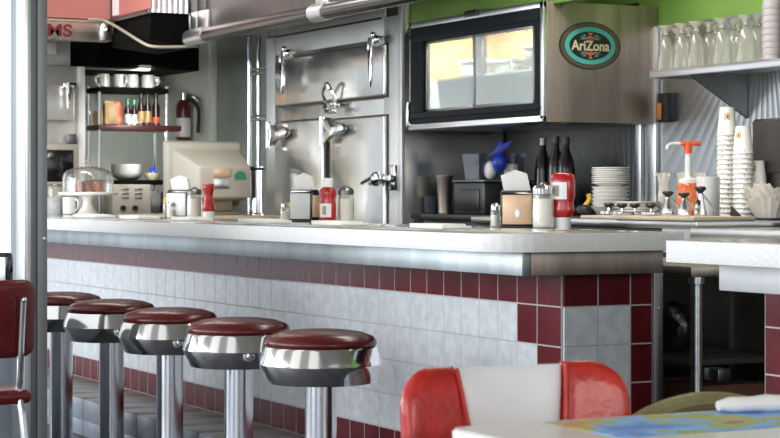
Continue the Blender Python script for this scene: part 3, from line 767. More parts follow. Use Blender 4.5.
b = MB(); b.box(xq-0.055, xq+0.07, -0.030, -0.019, zq-0.013, zq+0.017, 0.002); b.build('maker_plate', M['black'], t)
b = MB(); x, z = cl(414, 118); b.box(-0.012, 0.012, -0.04, -0.018, 0.02, 0.14, 0.004); b.build('hinge', M['chrome'], t)
# emblem on the end panel (faces +x)
ec_ = onX(590, 45.8, CXr+0.002)
eA = (onX(620.7, 45.8, CXr).y - onX(559.3, 45.8, CXr).y)/2
eB = (onX(590, 22, CXr).z - onX(590, 69.5, CXr).z)/2
def ell(mb, ra, rb, x0, x1, mi=0, n=56):
    mb.prism([(ra*math.cos(2*math.pi*i/n), rb*math.sin(2*math.pi*i/n)) for i in range(n)], 'x', x0, x1, mi)
b = MB(); ell(b, eA, eB, 0, 0.003, 0)
ell(b, eA*0.965, eB*0.955, 0.003, 0.0034, 1)
n = 84
for ring, rr in ((0, 0.94), (1, 0.90), (2, 0.86)):
    for i in range(n):
        a = 2*math.pi*(i+0.5*ring)/n
        y, z = eA*rr*math.cos(a), eB*(rr-0.006)*math.sin(a); r = 0.0026
        b.prism([(y-r, z), (y, z-r), (y+r, z), (y, z+r)], 'x', 0.0034, 0.0038, 2)
ell(b, eA*0.82, eB*0.79, 0.0034, 0.0044, 3); ell(b, eA*0.675, eB*0.60, 0.0044, 0.0052, 0)
def motif(sgn):
    z0 = sgn*eB*0.33; k = sgn*eB
    P = lambda pts, mi: b.prism([(u*eA, z0+v*k) for u, v in pts], 'x', 0.0052, 0.0058, mi)
    P([(-0.26, -0.07), (0.0, 0.10), (0.26, -0.07), (0.14, -0.07), (0.0, 0.0), (-0.14, -0.07)], 4)
    P([(-0.08, -0.08), (0.0, -0.03), (0.08, -0.08)], 4)
    P([(-0.03, 0.12), (0.03, 0.12), (0.08, 0.21), (-0.08, 0.21)], 4)
    for s in (-1, 1):
        P([(s*0.16, 0.06), (s*0.13, 0.12), (s*0.28, 0.12)], 3)
        P([(s*0.20, 0.0), (s*0.17, 0.06), (s*0.36, 0.03)], 3)
        P([(s*0.24, -0.08), (s*0.21, -0.02), (s*0.34, -0.06)], 3)
motif(1); motif(-1)
em = b.build('emblem', [M['logo_black'], M['ink'], M['rope'], M['teal'], M['coral']], t, (ec_.x-CXl-0.002, ec_.y-CYf, ec_.z-Zb))
mt = Matrix(((0, 0, 1, 0), (1, 0, 0, 0), (0, 1, 0, 0), (0, 0, 0, 1)))
text_mesh('AriZona', 0.1, Matrix.Translation((0.0064, 0, 0.0)) @ mt, 'lettering', M['cream'], em, 0.0008, 0, fit=(eA*1.24, eB*0.43), bold=0.0022)
# things inside the cooler
for i, (u, w_, h_, m_) in enumerate(((0.25, 0.20, 0.07, 'white_plastic'), (0.52, 0.24, 0.05, 'steel_light'), (0.86, 0.22, 0.10, 'steel_dark'))):
    b = MB(); b.box(-w_/2, w_/2, -0.09, 0.09, 0, h_, 0.01); b.box(-w_/2-0.01, w_/2+0.01, -0.1, 0.1, h_, h_+0.012, 0.004)
    tag(b.build('food_tray', M[m_], None, (CXl+u, CYf+0.27, Zb+zs+0.013)), ['white lidded tray at the left on the cooler shelf', 'flat steel tray in the middle of the cooler shelf', 'dark tray at the right on the cooler shelf'][i], 'tray', 'trays in the cooler')
b = MB(); b.box(-0.014, 0.014, -0.02, 0.02, 0.13, 0.235, 0.003, 0); b.box(-0.014, 0.014, -0.02, 0.02, 0, 0.1295, 0.003, 1); tag(b.build('juice_carton', [M['sign_red'], M['ink']], None, (CXl+0.575, CYf+0.06, Zb+zs+0.013)), 'tall red carton standing in the cooler behind the right pane', 'carton')
for i in range(6):
    b = MB(); b.lathe([(0.045, 0), (0.075, 0.06), (0.072, 0.06), (0.04, 0.005), (0, 0.004)], 18); b.build
    tag(b.build('bowl', M['white_plastic'], None, (CXl+0.17+0.17*i, CYf+0.22+0.06*(i % 2), Zb+0.031)), 'white bowl on the cooler floor, ' + ['first', 'second', 'third', 'fourth', 'fifth', 'sixth'][i] + ' from the left', 'bowl', 'bowls in the cooler')

# ------------------------------------------------------------------ back counter units
TZ = 1.0
xe = onY(701, 220, 1.1).x
t = thing('topping_counter', 'steel topping counter with a pale board edge along the back wall', 'counter', (0, 0, 0))
XL = -2.45
b = MB(); b.box(XL, xe, 1.1, YW-0.02, 0.1, TZ-0.03, 0.003); b.box(XL+0.05, xe-0.05, 1.15, YW-0.05, 0, 0.1); b.box(-3.6, XL-0.001, 1.47, YW-0.02, 0.0, TZ-0.03, 0.003); b.build('carcass', M['black'], t)
xb0 = onY(611, 220, 1.06).x
b = MB(); b.box(XL, xe, 1.08, YW-0.02, TZ-0.03, TZ-0.001, 0.003); b.build('worktop', M['steel'], t)
b = MB(); b.box(-3.6, XL-0.001, 1.45, YW-0.02, TZ-0.03, TZ-0.001, 0.003); b.build('side_worktop', M['black'], t)
b = MB(); b.box(xb0+0.3, xe+0.002, 1.085, 1.099, TZ-0.12, TZ-0.031, 0.002); b.build('front_panel', M['label_white'], t)
b = MB(); b.box(xb0, xe+0.01, 1.06, 1.34, TZ-0.001, TZ+0.014, 0.003); b.build('cutting_board', M['board'], t)
b = MB(); b.box(onY(572, 220, 1.1).x, xb0-0.02, 1.14, 1.40, TZ-0.001, TZ+0.012, 0.003); b.build('cutting_board', M['board'], t)
t = thing('sink_counter', 'steel counter with dark doors and vent slots seen through the gap', 'counter', (0, 0, 0))
x0s = xe+0.04
b = MB(); b.box(x0s+0.01, 2.9, 1.05, YW-0.02, 0.1, 0.93, 0.003); b.box(x0s+0.01, 2.9, 1.1, YW-0.02, 0.0, 0.1); b.build('carcass', M['black'], t)
b = MB(); b.box(x0s, 2.9, 1.02, YW-0.02, 0.93, 0.975, 0.006); b.box(x0s, 2.9, 1.45, YW-0.02, 0.975, TZ-0.001, 0.004); b.build('worktop', M['steel'], t)
xd = onY(731, 330, 1.03).x
b = MB(); b.box(xd, xd+0.55, 1.028, 1.048, 0.14, 0.90, 0.004); o = b.build('cabinet_door', M['door_dark'], t)
b = MB(); b.box(xd-0.006, xd+0.003, 1.022, 1.049, 0.14, 0.90); b.build('door_edge', M['steel_light'], o)
b = MB(); xv = onY(757, 384, 1.02).x
for i in range(4): b.box(xv, xv+0.12, 1.022, 1.029, 0.36+0.03*i, 0.372+0.03*i, 0.002)
b.build('vent_slots', M['steel'], o)

# small worktable just behind the counter end
p = onZ(691.5, 266.3, 0.867); p = onY(691.5, 266.3, 0.56)
t = thing('work_table', 'steel work table tucked behind the end of the main counter', 'table', (p.x, p.y, 0))
zt_ = p.z
b = MB(); b.box(-1.3, 0, 0, 0.45, zt_-0.035, zt_, 0.003); b.build('tabletop', M['steel_warm'], t)
for lx, ly in ((-0.04, 0.05), (-0.04, 0.42), (-1.25, 0.05), (-1.25, 0.42)):
    b = MB(); b.lathe([(0.019, 0.03), (0.019, zt_-0.06), (0.026, zt_-0.058), (0.026, zt_-0.036)], 16, (lx, ly, 0)); b.lathe([(0.022, 0), (0.022, 0.03)], 14, (lx, ly, 0)); b.build('leg', M['steel'], t)
b = MB(); b.box(-1.27, -0.06, 0.03, 0.44, 0.54, 0.56, 0.003); b.build('lower_shelf', M['door_dark'], t)
b = MB(); b.box(-0.02, 0.06, 0.06, 0.11, 0.50, 0.54, 0.004); b.build('side_bracket', M['steel_dark'], t)
for i, (dx_, z_, s_) in enumerate(((onY(675, 300, 0.78).x-p.x, 0.561, 0.085), (onY(655, 300, 0.78).x-p.x-0.14, 0.561, 0.09))):
    b = MB(); t_ = bmesh.new(); bmesh.ops.create_icosphere(t_, subdivisions=3, radius=s_)
    for v in t_.verts:
        n_ = math.sin(v.co.x*38+i)*math.sin(v.co.y*31)*math.sin(v.co.z*43+2); v.co *= 1+0.22*n_; v.co.z = max(v.co.z*1.15, -s_*0.9)+s_*0.9
    b._merge(t_, 0); tag(b.build('trash_bag', M['bag_black'], None, (p.x+dx_, p.y+0.22, z_), 0, 25), ['black shiny plastic bag on the work table shelf, by the leg', 'black plastic bag deeper on the work table shelf'][i], 'bag', 'black bags on the shelf')
for i, (dx_, w_) in enumerate(((-0.20, 0.22), (-0.52, 0.28))):
    b = MB(); b.box(-w_/2, w_/2, -0.13, 0.13, 0, 0.47, 0.003); b.box(-w_/2-0.001, w_/2+0.001, -0.02, 0.02, 0.4695, 0.4715)
    tag(b.build('cardboard_box', M['brown_box'], None, (p.x+dx_, p.y+0.24, 0)), ['brown cardboard box on the floor under the work table, by the leg', 'brown cardboard box farther under the work table'][i], 'box', 'boxes under the work table')

# ------------------------------------------------------------------ things on the topping counter
def wpos(x, Y, z=TZ):
    q = onY(x, 195, Y); return (q.x, Y, z)
def plate(label, loc, r=0.085, bowl=False, group='stacked plates'):
    b = MB()
    if bowl: b.lathe([(r*0.5, 0), (r*0.62, 0.004), (r, 0.045), (r*0.97, 0.046), (r*0.55, 0.01), (0, 0.008)], 32)
    else: b.lathe([(r*0.6, 0), (r*0.64, 0.004), (r, 0.014), (r, 0.017), (r*0.62, 0.007), (0, 0.006)], 32)
    return tag(b.build('bowl' if bowl else 'plate', M['china'], None, loc, 0, 50), label, 'bowl' if bowl else 'plate', group)
pl = wpos(610, 1.55)
proto_b = None
for i in range(6):
    plate('white bowl in the tall stack, ' + ['lowest', 'second from the bottom', 'third from the bottom', 'fourth from the bottom', 'fifth from the bottom', 'top bowl under the plates'][i], (pl[0], pl[1], TZ+0.001+i*0.0165), 0.083-0.0005*i, True, 'bowls in the tall stack')
for i in range(8):
    plate('white plate in the tall stack, ' + (['lowest plate above the bowls', 'second plate up', 'third plate up', 'fourth plate up', 'fifth plate up', 'sixth plate up', 'second plate from the top', 'topmost plate'][i]), (pl[0]+0.003*math.sin(i*2.1), pl[1], TZ+0.131+i*0.0092), 0.080, False, 'plates in the tall stack')
pl = wpos(636, 1.45)
for i in range(5):
    plate('white plate in the low stack, ' + ['lowest', 'second from the bottom', 'middle', 'second from the top', 'topmost'][i], (pl[0]+0.004*math.sin(i*1.7), pl[1], TZ+0.001+i*0.012), 0.092, False, 'plates in the low stack')
# syrup pump bottle
t = thing('syrup_bottle', 'orange syrup jar with a white cap and an orange-red pump', 'syrup bottle', wpos(688, 1.47))
b = MB(); b.lathe([(0.040, 0), (0.044, 0.004), (0.044, 0.12), (0.040, 0.135), (0.034, 0.142)], 24); b.build('jar', M['syrup'], t)
b = MB(); b.shell([(0.0448, 0.03), (0.0448, 0.112)], 24); b.build('label', M['syrup_label'], t)
b = MB(); b.lathe([(0.036, 0.140), (0.037, 0.155), (0.030, 0.158), (0.012, 0.166), (0.012, 0.262), (0, 0.263)], 20); b.build('cap', M['white_plastic'], t)
ax = Matrix.Rotation(R(62), 4, 'Z')
b = MB(); b.lathe([(0.016, 0.259), (0.017, 0.289), (0.012, 0.303), (0, 0.305)], 16); b.box(-0.03, 0.05, -0.012, 0.012, 0.289, 0.307, 0.005, 0, 2, ax); o = b.build('pump_head', M['pump_red'], t)
b = MB(); q = [ax @ Vector(v) for v in ((-0.02, 0, 0.297), (-0.06, 0, 0.297), (-0.078, 0, 0.289), (-0.082, 0, 0.275))]; b.tube(q, 0.0085, 10); b.build('nozzle', M['pump_grey'], o)
# frosted tub
b = MB(); b.lathe([(0.042, 0), (0.045, 0.004), (0.047, 0.165), (0.043, 0.166), (0.041, 0.02), (0, 0.015)], 26)
tag(b.build('frosted_tub', M['frosted'], None, wpos(708, 1.52)), 'tall frosted white tub to the right of the syrup jar', 'tub')
# sundae glasses behind the jars
for i, (x, Y) in enumerate(((663.5, 1.55), (682, 1.62), (700, 1.66))):
    t = thing('sundae_glass', 'flared sundae glass ' + ['left of the syrup jar', 'directly behind the syrup jar', 'between the syrup jar and frosted tub'][i], 'glass', wpos(x, Y), 0, 'sundae glasses by the syrup')
    b = MB(); b.lathe([(0.032, 0), (0.033, 0.004), (0.008, 0.012), (0.007, 0.03)], 20); b.build('foot', M['glass_foot'], t, sharp=60)
    b = MB(); b.shell([(0.008, 0.03), (0.020, 0.05), (0.024, 0.09), (0.020, 0.135), (0.026, 0.165), (0.036, 0.185)], 20); b.build('bowl', M['glass_foot'], t, sharp=60)
# topping jars with black knobs
kn = [(668, 1.20, 0.088), (684, 1.18, 0.083), (700.5, 1.28, 0.105)]
for i, (x, Y, h) in enumerate(kn):
    t = thing('topping_jar', ['chrome topping jar with a black knob, front left of the syrup', 'chrome topping jar with a black knob, in front of the syrup', 'tallest chrome topping jar with a black knob, right of the syrup'][i], 'jar', wpos(x, Y, TZ+0.015), 0, 'tall topping jars')
    b = MB(); b.lathe([(0.024, 0), (0.025, 0.005), (0.020, 0.03), (0.014, h*0.6), (0.010, h*0.8)], 10); b.build('jar', M['chrome'], t)
    b = MB(); b.lathe([(0.008, h*0.78), (0.010, h*0.84), (0.021, h*0.95), (0.022, h), (0.018, h*1.05), (0, h*1.06)], 18); b.build('knob', M['black'], t)
    b = MB(); b.tube([(0.008, 0.0, h*0.8), (0.03, 0.02, h*0.45), (0.05, 0.03, 0.012)], 0.004, 8, smooth=False); b.build('lever', M['steel'], t)
for i, (x, Y) in enumerate(((609, 1.30), (635, 1.22), (651, 1.18), (622, 1.16))):
    t = thing('condiment_server', ['low black-knobbed lid in front of the tall plate stack', 'low black-knobbed lid in front of the low plate stack', 'low black-knobbed lid nearest the topping jars', 'low chrome lid with black knob at the front edge of the board'][i], 'lid', wpos(x, Y, TZ+0.015), 0, 'low topping lids')
    b = MB(); b.box(-0.032, 0.032, -0.025, 0.025, 0, 0.014, 0.004); b.lathe([(0.006, 0.012), (0.006, 0.030)], 10); b.build('cover', M['chrome'], t)
    b = MB(); b.lathe([(0.008, 0.026), (0.020, 0.034), (0.022, 0.040), (0.018, 0.045), (0, 0.046)], 18); b.build('knob', M['black'], t)
t = thing('ice_scoop', 'black scoop with a yellow handle left of the plates', 'scoop', wpos(584, 1.35, TZ+0.013), R(40))
b = MB(); b.ball((0, 0, 0.02), 0.03, 1.2, 1, 0.7); b.build('scoop_bowl', M['black'], t)
b = MB(); b.tube([(0.0, 0, 0.03), (0.02, 0.01, 0.06), (0.015, 0.01, 0.085)], 0.010, 8); b.build('handle', M['yellow'], t)
# drink station under the cooler
t = thing('blender_base', 'black boxy coffee machine under the cooler', 'coffee machine', wpos(490, 1.62))
b = MB(); b.box(-0.15, 0.15, -0.12, 0.16, 0, 0.155, 0.012); b.build('casing', M['black'], t)
b = MB(); b.box(-0.11, 0.11, -0.128, -0.118, 0.02, 0.12, 0.006); b.build('front_panel', M['black'], t)
b = MB(); b.box(-0.158, 0.158, -0.125, 0.165, 0.155, 0.166, 0.004); b.build('top_rim', M['steel_dark'], t)
for i, (x, w_, Y, dz) in enumerate(((483, 0.082, 1.58, 0.0), (506, 0.07, 1.66, 0.0))):
    b = MB(); q = wpos(x, Y, TZ+0.167)
    t_ = bmesh.new()
    B0 = [(-w_*0.8, -0.06, 0), (w_*0.8, -0.06, 0), (w_*0.8, 0.06, 0), (-w_*0.8, 0.06, 0)]; T0 = [(-w_, -0.07, 0.125), (w_, -0.07, 0.125), (w_, 0.07, 0.125), (-w_, 0.07, 0.125)]
    vb = [t_.verts.new(v) for v in B0]; vt = [t_.verts.new(v) for v in T0]
    t_.faces.new(vb)
    for k in range(4): t_.faces.new((vb[k], vb[(k+1) % 4], vt[(k+1) % 4], vt[k]))
    b._merge(t_, 0)
    tag(b.build('storage_bin', M['glass_dim'], None, q), ['smoky plastic bin with a blue bag on the coffee machine', 'smoky plastic bin at the right on the coffee machine'][i], 'bin', 'smoky storage bins')
q = wpos(500, 1.58, TZ+0.172)
b = MB(); b.ball((0.0, 0, 0.075), 0.035, 1, 0.7, 1.3); b.prism([(-0.06, 0.10), (0.03, 0.135), (0.065, 0.185), (0.02, 0.17), (0.0, 0.185), (-0.015, 0.15)], 'y', -0.012, 0.012, 0, 0.004)
tag(b.build('plastic_bag', M['blue'], None, q, R(60)), 'crumpled bright blue bag sticking out of the smoky bin', 'bag')
q = wpos(490, 1.57, TZ+0.168); b = MB(); b.ball((0, 0, 0.045), 0.045, 0.9, 0.6, 1); tag(b.build('paper_packet', M['paper'], None, q), 'white packet inside the smoky bin', 'packet')
q = wpos(511, 1.64, TZ+0.168); b = MB(); b.box(-0.03, 0.03, -0.02, 0.02, 0, 0.075, 0.008); tag(b.build('paper_packet', M['paper_cream'], None, q, R(20)), 'cream packet at the right end of the smoky bin', 'packet')
for i, (x, h) in enumerate(((543, 0.21), (556, 0.215), (566, 0.205))):
    t = thing('wine_bottle', 'dark tall bottle under the cooler, ' + ['nearest the smoky bins', 'middle of the three', 'farthest right of the three'][i], 'bottle', wpos(x, 1.78), 0, 'dark bottles under the cooler')
    hh = 0.365 + 0.008*(i == 1)
    b = MB(); b.lathe([(0.038, 0), (0.042, 0.004), (0.042, hh*0.58), (0.036, hh*0.70), (0.017, hh*0.84), (0.015, hh*0.96), (0, hh*0.965)], 20); b.build('glass_body', M['wine'], t)
    b = MB(); b.lathe([(0.0175, hh*0.91), (0.0175, hh), (0, hh)], 12); b.build('cap', M['steel_dark'] if i == 0 else M['black'], t)
b = MB(); b.lathe([(0.030, 0), (0.033, 0.003), (0.040, 0.18), (0.043, 0.185), (0.043, 0.19), (0.038, 0.188), (0.03, 0.01), (0, 0.008)], 24)
tag(b.build('mixing_cup', M['steel_brown'], None, wpos(445, 1.55)), 'tall steel milkshake cup beside the refrigerator side panel', 'cup')
b = MB(); b.lathe([(0.026, 0), (0.029, 0.003), (0.034, 0.085), (0.032, 0.085), (0.026, 0.006), (0, 0.005)], 20)
tag(b.build('tumbler', M['glass_dim'], None, wpos(430.5, 1.52)), 'short clear tumbler left of the steel milkshake cup', 'glass')
b = MB(); b.box(-0.06, 0.06, -0.05, 0.05, 0, 0.055, 0.01); b.box(-0.05, 0.05, -0.04, 0.04, 0.055, 0.06, 0.002)
tag(b.build('storage_box', M['red_shelf'], None, (wpos(416, 1.53)[0], 1.53, TZ)), 'low dark red box beside the refrigerator edge', 'box')

# cup stacks, filters and machine at the far right
def cup_stack(label, x, Y, n, h_cup, r, zbase, group='stacked paper cups', pitch=0.0175):
    base = wpos(x, Y, zbase)
    proto = None
    for i in range(n):
        lab = label + ', ' + ('top cup' if i == n-1 else 'bottom cup' if i == 0 else 'cup %s from the bottom' % ['', 'second', 'third', 'fourth', 'fifth', 'sixth', 'seventh', 'eighth', 'ninth', 'tenth', 'eleventh', 'twelfth', 'thirteenth', 'fourteenth', 'fifteenth', 'sixteenth', 'seventeenth', 'eighteenth'][i])
        loc = (base[0], base[1], zbase+0.001+i*pitch)
        if proto is None:
            proto = thing('paper_cup', lab, 'cup', loc, 0, group)
            b = MB(); b.lathe([(r+0.002, 0), (r+0.003, 0.003), (r, 0.006), (r*0.74, h_cup), (0, h_cup), (0, h_cup-0.004), (r*0.72, h_cup-0.004), (r*0.96, 0.006)], 24); b.build('cup_wall', M['cup'], proto, sharp=40)
            for (a0, a1, z0, z1, mm) in ((-80, -35, 0.55, 0.80, 'cup_print'), (-60, -50, 0.62, 0.70, 'ink'), (-20, -12, 0.10, 0.14, 'ink'), (-95, -86, 0.09, 0.13, 'ink')):
                t_ = bmesh.new(); A = []; B = []
                for k in range(5):
                    a = R(a0+(a1-a0)*k/4)
                    for lst, zf in ((A, z0), (B, z1)):
                        rr = (r+(r*0.74-r)*zf)*1.012; lst.append(t_.verts.new((rr*math.cos(a), rr*math.sin(a), zf*h_cup)))
                for k in range(4): t_.faces.new((A[k], A[k+1], B[k+1], B[k]))
                bb = MB(); bb._merge(t_, 0); bb.build('printed_mark', M[mm], proto)
        else:
            dup(proto, loc, R(random.choice((-14, 0, 10, 22))), lab)
cup_stack('tallest paper cup stack', 727, 1.72, 18, 0.115, 0.040, TZ, pitch=0.0197)
cup_stack('shorter paper cup stack beside the tallest one', 743, 1.66, 14, 0.11, 0.040, TZ, pitch=0.0197)
cup_stack('short paper cup stack behind the coffee filters', 757.5, 1.74, 8, 0.10, 0.036, TZ, pitch=0.0185)
# coffee filters: fluted paper shells in a black basket
q = wpos(765, 1.5, TZ)
t = thing('filter_basket', 'black basket tray under the fluted coffee filters', 'basket', q)
b = MB(); b.box(-0.12, 0.12, -0.07, 0.07, 0, 0.006, 0.002); b.build('tray', M['black'], t)
b = MB(); b.prism([(-0.12, 0.006), (-0.05, 0.006), (-0.12, 0.05)], 'y', -0.07, -0.062); b.build('side_wing', M['black'], t)
for i in range(4):
    b = MB(); t_ = bmesh.new(); n = 40; A = []; B = []
    for k in range(n):
        a = 2*math.pi*k/n; w_ = 1+0.07*(-1)**k
        A.append(t_.verts.new((0.055*math.cos(a), 0.055*math.sin(a), 0))); B.append(t_.verts.new((0.098*w_*math.cos(a), 0.098*w_*math.sin(a), 0.075+0.012*math.sin(a*5+i)+0.006*(-1)**k)))
    t_.faces.new(list(reversed(A)))
    for k in range(n): t_.faces.new((A[k], A[(k+1) % n], B[(k+1) % n], B[k]))
    b._merge(t_, 0)
    tag(b.build('coffee_filter', M['paper_cream'], None, (q[0]+0.03, q[1], TZ+0.007+i*0.016), R(11*i), 20), 'fluted paper coffee filter, ' + ['bottom of the pile', 'second in the pile', 'third in the pile', 'topmost of the pile'][i], 'coffee filter', 'piled coffee filters')
q = wpos(777, 1.80, TZ)
t = thing('coffee_brewer', 'dark steel coffee brewer at the right edge behind the cups', 'coffee machine', q)
b = MB(); b.box(-0.13, 0.4, -0.02, 0.17, 0, 0.40, 0.008); b.build('casing', M['steel_dark'], t)
b = MB(); b.box(-0.12, 0.4, -0.03, -0.021, 0.18, 0.39, 0.004); b.build('upper_panel', M['door_dark'], t)

q = onY(668, 109, YW-0.013)
t = thing('wall_switch', 'small black switch box with an orange cover between the cooler and the wall shelf', 'switch', (q.x, YW-0.0125, q.z))
b = MB(); b.box(-0.02, 0.055, -0.045, 0, -0.06, 0.07, 0.004); b.build('box', M['black'], t)
b = MB(); b.box(-0.02, 0.018, -0.056, -0.046, -0.05, 0.025, 0.003); b.build('cover', M['wood_orange'], t)
# ------------------------------------------------------------------ wall shelf with upside-down glasses
SY = 1.65
pS = onY(650.5, 72, SY); xS = pS.x; zS = pS.z
t = thing('wall_shelf', 'steel wall shelf on brackets, carrying upside-down glasses', 'shelf', (xS, SY, zS))
b = MB(); b.box(0, 3.2, 0, YW-0.013-SY, -0.012, 0.0, 0.002); b.box(0, 3.2, -0.006, 0.010, -0.028, 0.005, 0.003); b.box(-0.004, 0.006, 0.0, YW-0.013-SY, -0.028, 0.004, 0.002); b.build('board', M['steel_light'], t)
for bx in (0.22, 1.6):
    b = MB(); b.prism([(0.02, -0.013), (0.335, -0.013), (0.335, -0.20)], 'x', bx, bx+0.012); b.build('bracket', M['steel_dark'], t)
gx = [(665.6, 1.74), (681.6, 1.74), (696, 1.74), (708.7, 1.80), (721.6, 1.74), (733, 1.80), (745.3, 1.74), (756.6, 1.80), (678, 1.88), (689, 1.88), (716, 1.9), (739, 1.9)]
ordn = ['first', 'second', 'third', 'fourth', 'fifth', 'sixth', 'seventh', 'eighth']
g0 = None
for i, (x, Y) in enumerate(gx):
    q = onY(x, 195, Y); loc = (q.x, Y, zS+0.0005)
    lab = 'upside-down footed glass on the wall shelf, ' + (ordn[i] + ' from the cooler in the front rows' if i < 8 else ordn[i-8] + ' from the cooler in the back row')
    if g0 is None:
        g0 = thing('footed_glass', lab, 'glass', loc, 0, 'upside-down glasses on the shelf'); g0.scale = (1.0, 1.0, 1.0)
        b = MB(); b.shell([(0.040, 0.0), (0.038, 0.03), (0.034, 0.09), (0.024, 0.135), (0.012, 0.155)], 16); b.build('bowl', M['glass'], g0, sharp=24)
        b = MB(); b.lathe([(0.012, 0.155), (0.018, 0.162), (0.009, 0.170), (0.012, 0.178), (0.034, 0.196), (0.035, 0.201), (0, 0.204)], 20); b.build('foot', M['glass_foot'], g0, sharp=60)
    else: dup(g0, loc, 0.2*i, lab)
# tall translucent cups at the right edge of the shelf
q = onY(772, 195, 1.72)
for k in range(2):
    for i in range(9):
        b = MB(); b.lathe([(0.038, 0), (0.040, 0.004), (0.036, 0.03), (0.030, 0.11), (0, 0.11)], 18)
        tag(b.build('plastic_cup', M['frosted_mauve'], None, (q.x+0.085*k, 1.72+0.03*k, zS+0.001+i*0.026), 0, 40), 'cloudy plastic cup in the %s stack on the wall shelf, %s from the bottom' % (['left', 'right'][k], (ordn+['ninth'])[i]), 'cup', 'plastic cups stacked on the shelf')
# ------------------------------------------------------------------ overhead soffit, fascia and hoods at the far left
XM = -6.0; YB_ = 0.67; XC = -5.35; YH = 0.9
zM0 = onX(80, 40, XM).z; zM1 = onX(80, 20.5, XM).z
t = thing('fascia_sign', 'steel fascia with red lettering below the pink panel', 'sign', (XM, 0, zM0))
b = MB(); b.box(-0.12, 0, -0.6, YB_, 0, zM1-zM0, 0.003); b.build('fascia', M['steel_warm'], t)
b = MB(); b.box(-0.001, 0.006, -0.6, YB_, zM1-zM0-0.008, zM1-zM0+0.004, 0.002); b.build('top_trim', M['cable'], t)
q0 = onX(47.5, 31, XM); q1 = onX(72, 31, XM)
text_mesh('MS', 0.1, Matrix.Translation((0.002, (q0.y+q1.y)/2, (zM1-zM0)*0.46)) @ mt, 'lettering', M['sign_red'], t, 0.0015, 0.0, 1.0, 0.0025, fit=(q1.y-q0.y, (zM1-zM0)*0.66))
q = onX(105.5, 32, XM)
t = thing('knob_bracket', 'small steel bracket with a round chrome knob at the end of the red-lettered fascia', 'fitting', (XM, q.y, q.z))  # bracket plate with a round knob, gives no light
b = MB(); b.box(0.0, 0.012, -0.035, 0.035, -0.055, 0.03, 0.006); b.ball((0.006, 0, 0.03), 0.034, 0.3, 1, 1); b.build('backplate', M['steel'], t)
b = MB(); b.ball((0.018, 0.0, 0.012), 0.021); b.build('knob', M['chrome'], t)
# pink soffit (part of the room)
zP = onX(80, 18.5, XM).z
b = MB(); b.box(XM-0.8, XM-0.004, -0.6, YB_, zP, 2.75); b.box(XM-0.004, onY(151, 10, YB_).x, YB_, YB_+0.06, onY(151, 8.5, YB_).z, 2.75)
struct(b.build('trim_8', M['pink']))
b = MB(); xq = onY(151, 10, YB_).x
b.box(XM-0.01, xq, YB_-0.015, YB_, onY(151, 13.5, YB_).z, onY(151, 8.5, YB_).z, 0.003)
b.box(onY(108, 10, YB_).x, onY(113, 10, YB_).x, YB_-0.012, YB_, onY(112, 18, YB_).z, 2.75)
struct(b.build('trim_9', M['steel_dark']))
b = MB(); b.box(onY(114.5, 10, YB_).x, onY(119, 10, YB_).x, YB_-0.014, YB_-0.001, onY(116, 16, YB_).z, 2.75); struct(b.build('trim_10', M['white_plastic']))
# vertical-ribbed steel end of the soffit
z13 = onX(170, 13, XC).z
ya = onX(151.5, 10, XC).y; yb = onX(190.5, 10, XC).y
b = MB(); b.box(XC-0.05, XC, ya, yb, z13, 2.75)
n = 7
for i in range(n): b.lathe([(0.016, z13), (0.016, 2.75)], 12, (XC, ya+(i+0.5)*(yb-ya)/n, 0), 0, 0.4, 1)
struct(b.build('trim_11', M['steel_light']))
# black cove hood under it
za = onX(170, 46, XC).z
prof = [(YB_+0.01, z13), (yb+0.0, z13), (yb+0.003, z13-(z13-za)*0.4), (yb+0.018, z13-(z13-za)*0.75), (yb+0.05, za), (YB_-0.0, za+0.03)]
t = thing('vent_hood', 'blackened cove hood under the ribbed steel soffit end', 'hood', (XM, 0, 0))
b = MB(); b.prism(prof, 'x', 0.0, XC-0.02-XM); b.build('hood_shell', M['black_hood'], t)
b = MB(); b.tube([(XC-XM-0.02, p_[0]+0.002, p_[1]) for p_ in prof[1:5]], 0.006, 8); b.build('steel_lip', M['steel'], t)
# second black hood over the cooking line
XK = -6.75
y84 = onX(84, 50, XK).y; y197 = onX(199, 50, XK).y; z70 = onX(140, 69, XK).z; z43 = onX(140, 36, XK).z
t = thing('grill_hood', 'wide black hood with a pale lower lip above the mug rack', 'hood', (XK, 0, 0))
pr = [(y84+0.075, z43), (y197, z43), (y197, z70)]
for i in range(9):
    a = R(90*i/8); pr.append((y84+0.04+0.05*(math.sin(a)), z70+(z43-z70)*(1-math.cos(a))*1.0))
b = MB(); b.prism(pr, 'x', -0.78, 0.0); b.build('hood_shell', M['black_hood'], t)
b = MB(); b.box(-0.01, 0.01, onX(30, 66, XK).y, onX(150, 66, XK).y, z70-0.012, z70+0.004, 0.003); b.build('steel_lip', M['steel_dark'], t)
# cable drooping under the hood
pts = [onX(88, 19.5, XM+0.01), onX(98, 19.5, XM+0.02), onX(110, 23, XM+0.05), onY(130, 35, YB_-0.03), onY(143, 43, YB_-0.03), onX(153, 46.5, XC+0.03), onX(172, 47, XC+0.03), onX(196, 46, XC+0.03)]
b = MB(); b.tube(pts, 0.0085, 8); tag(b.build('cable', M['cable']), 'grey taped cable drooping below the black cove hood', 'cable')
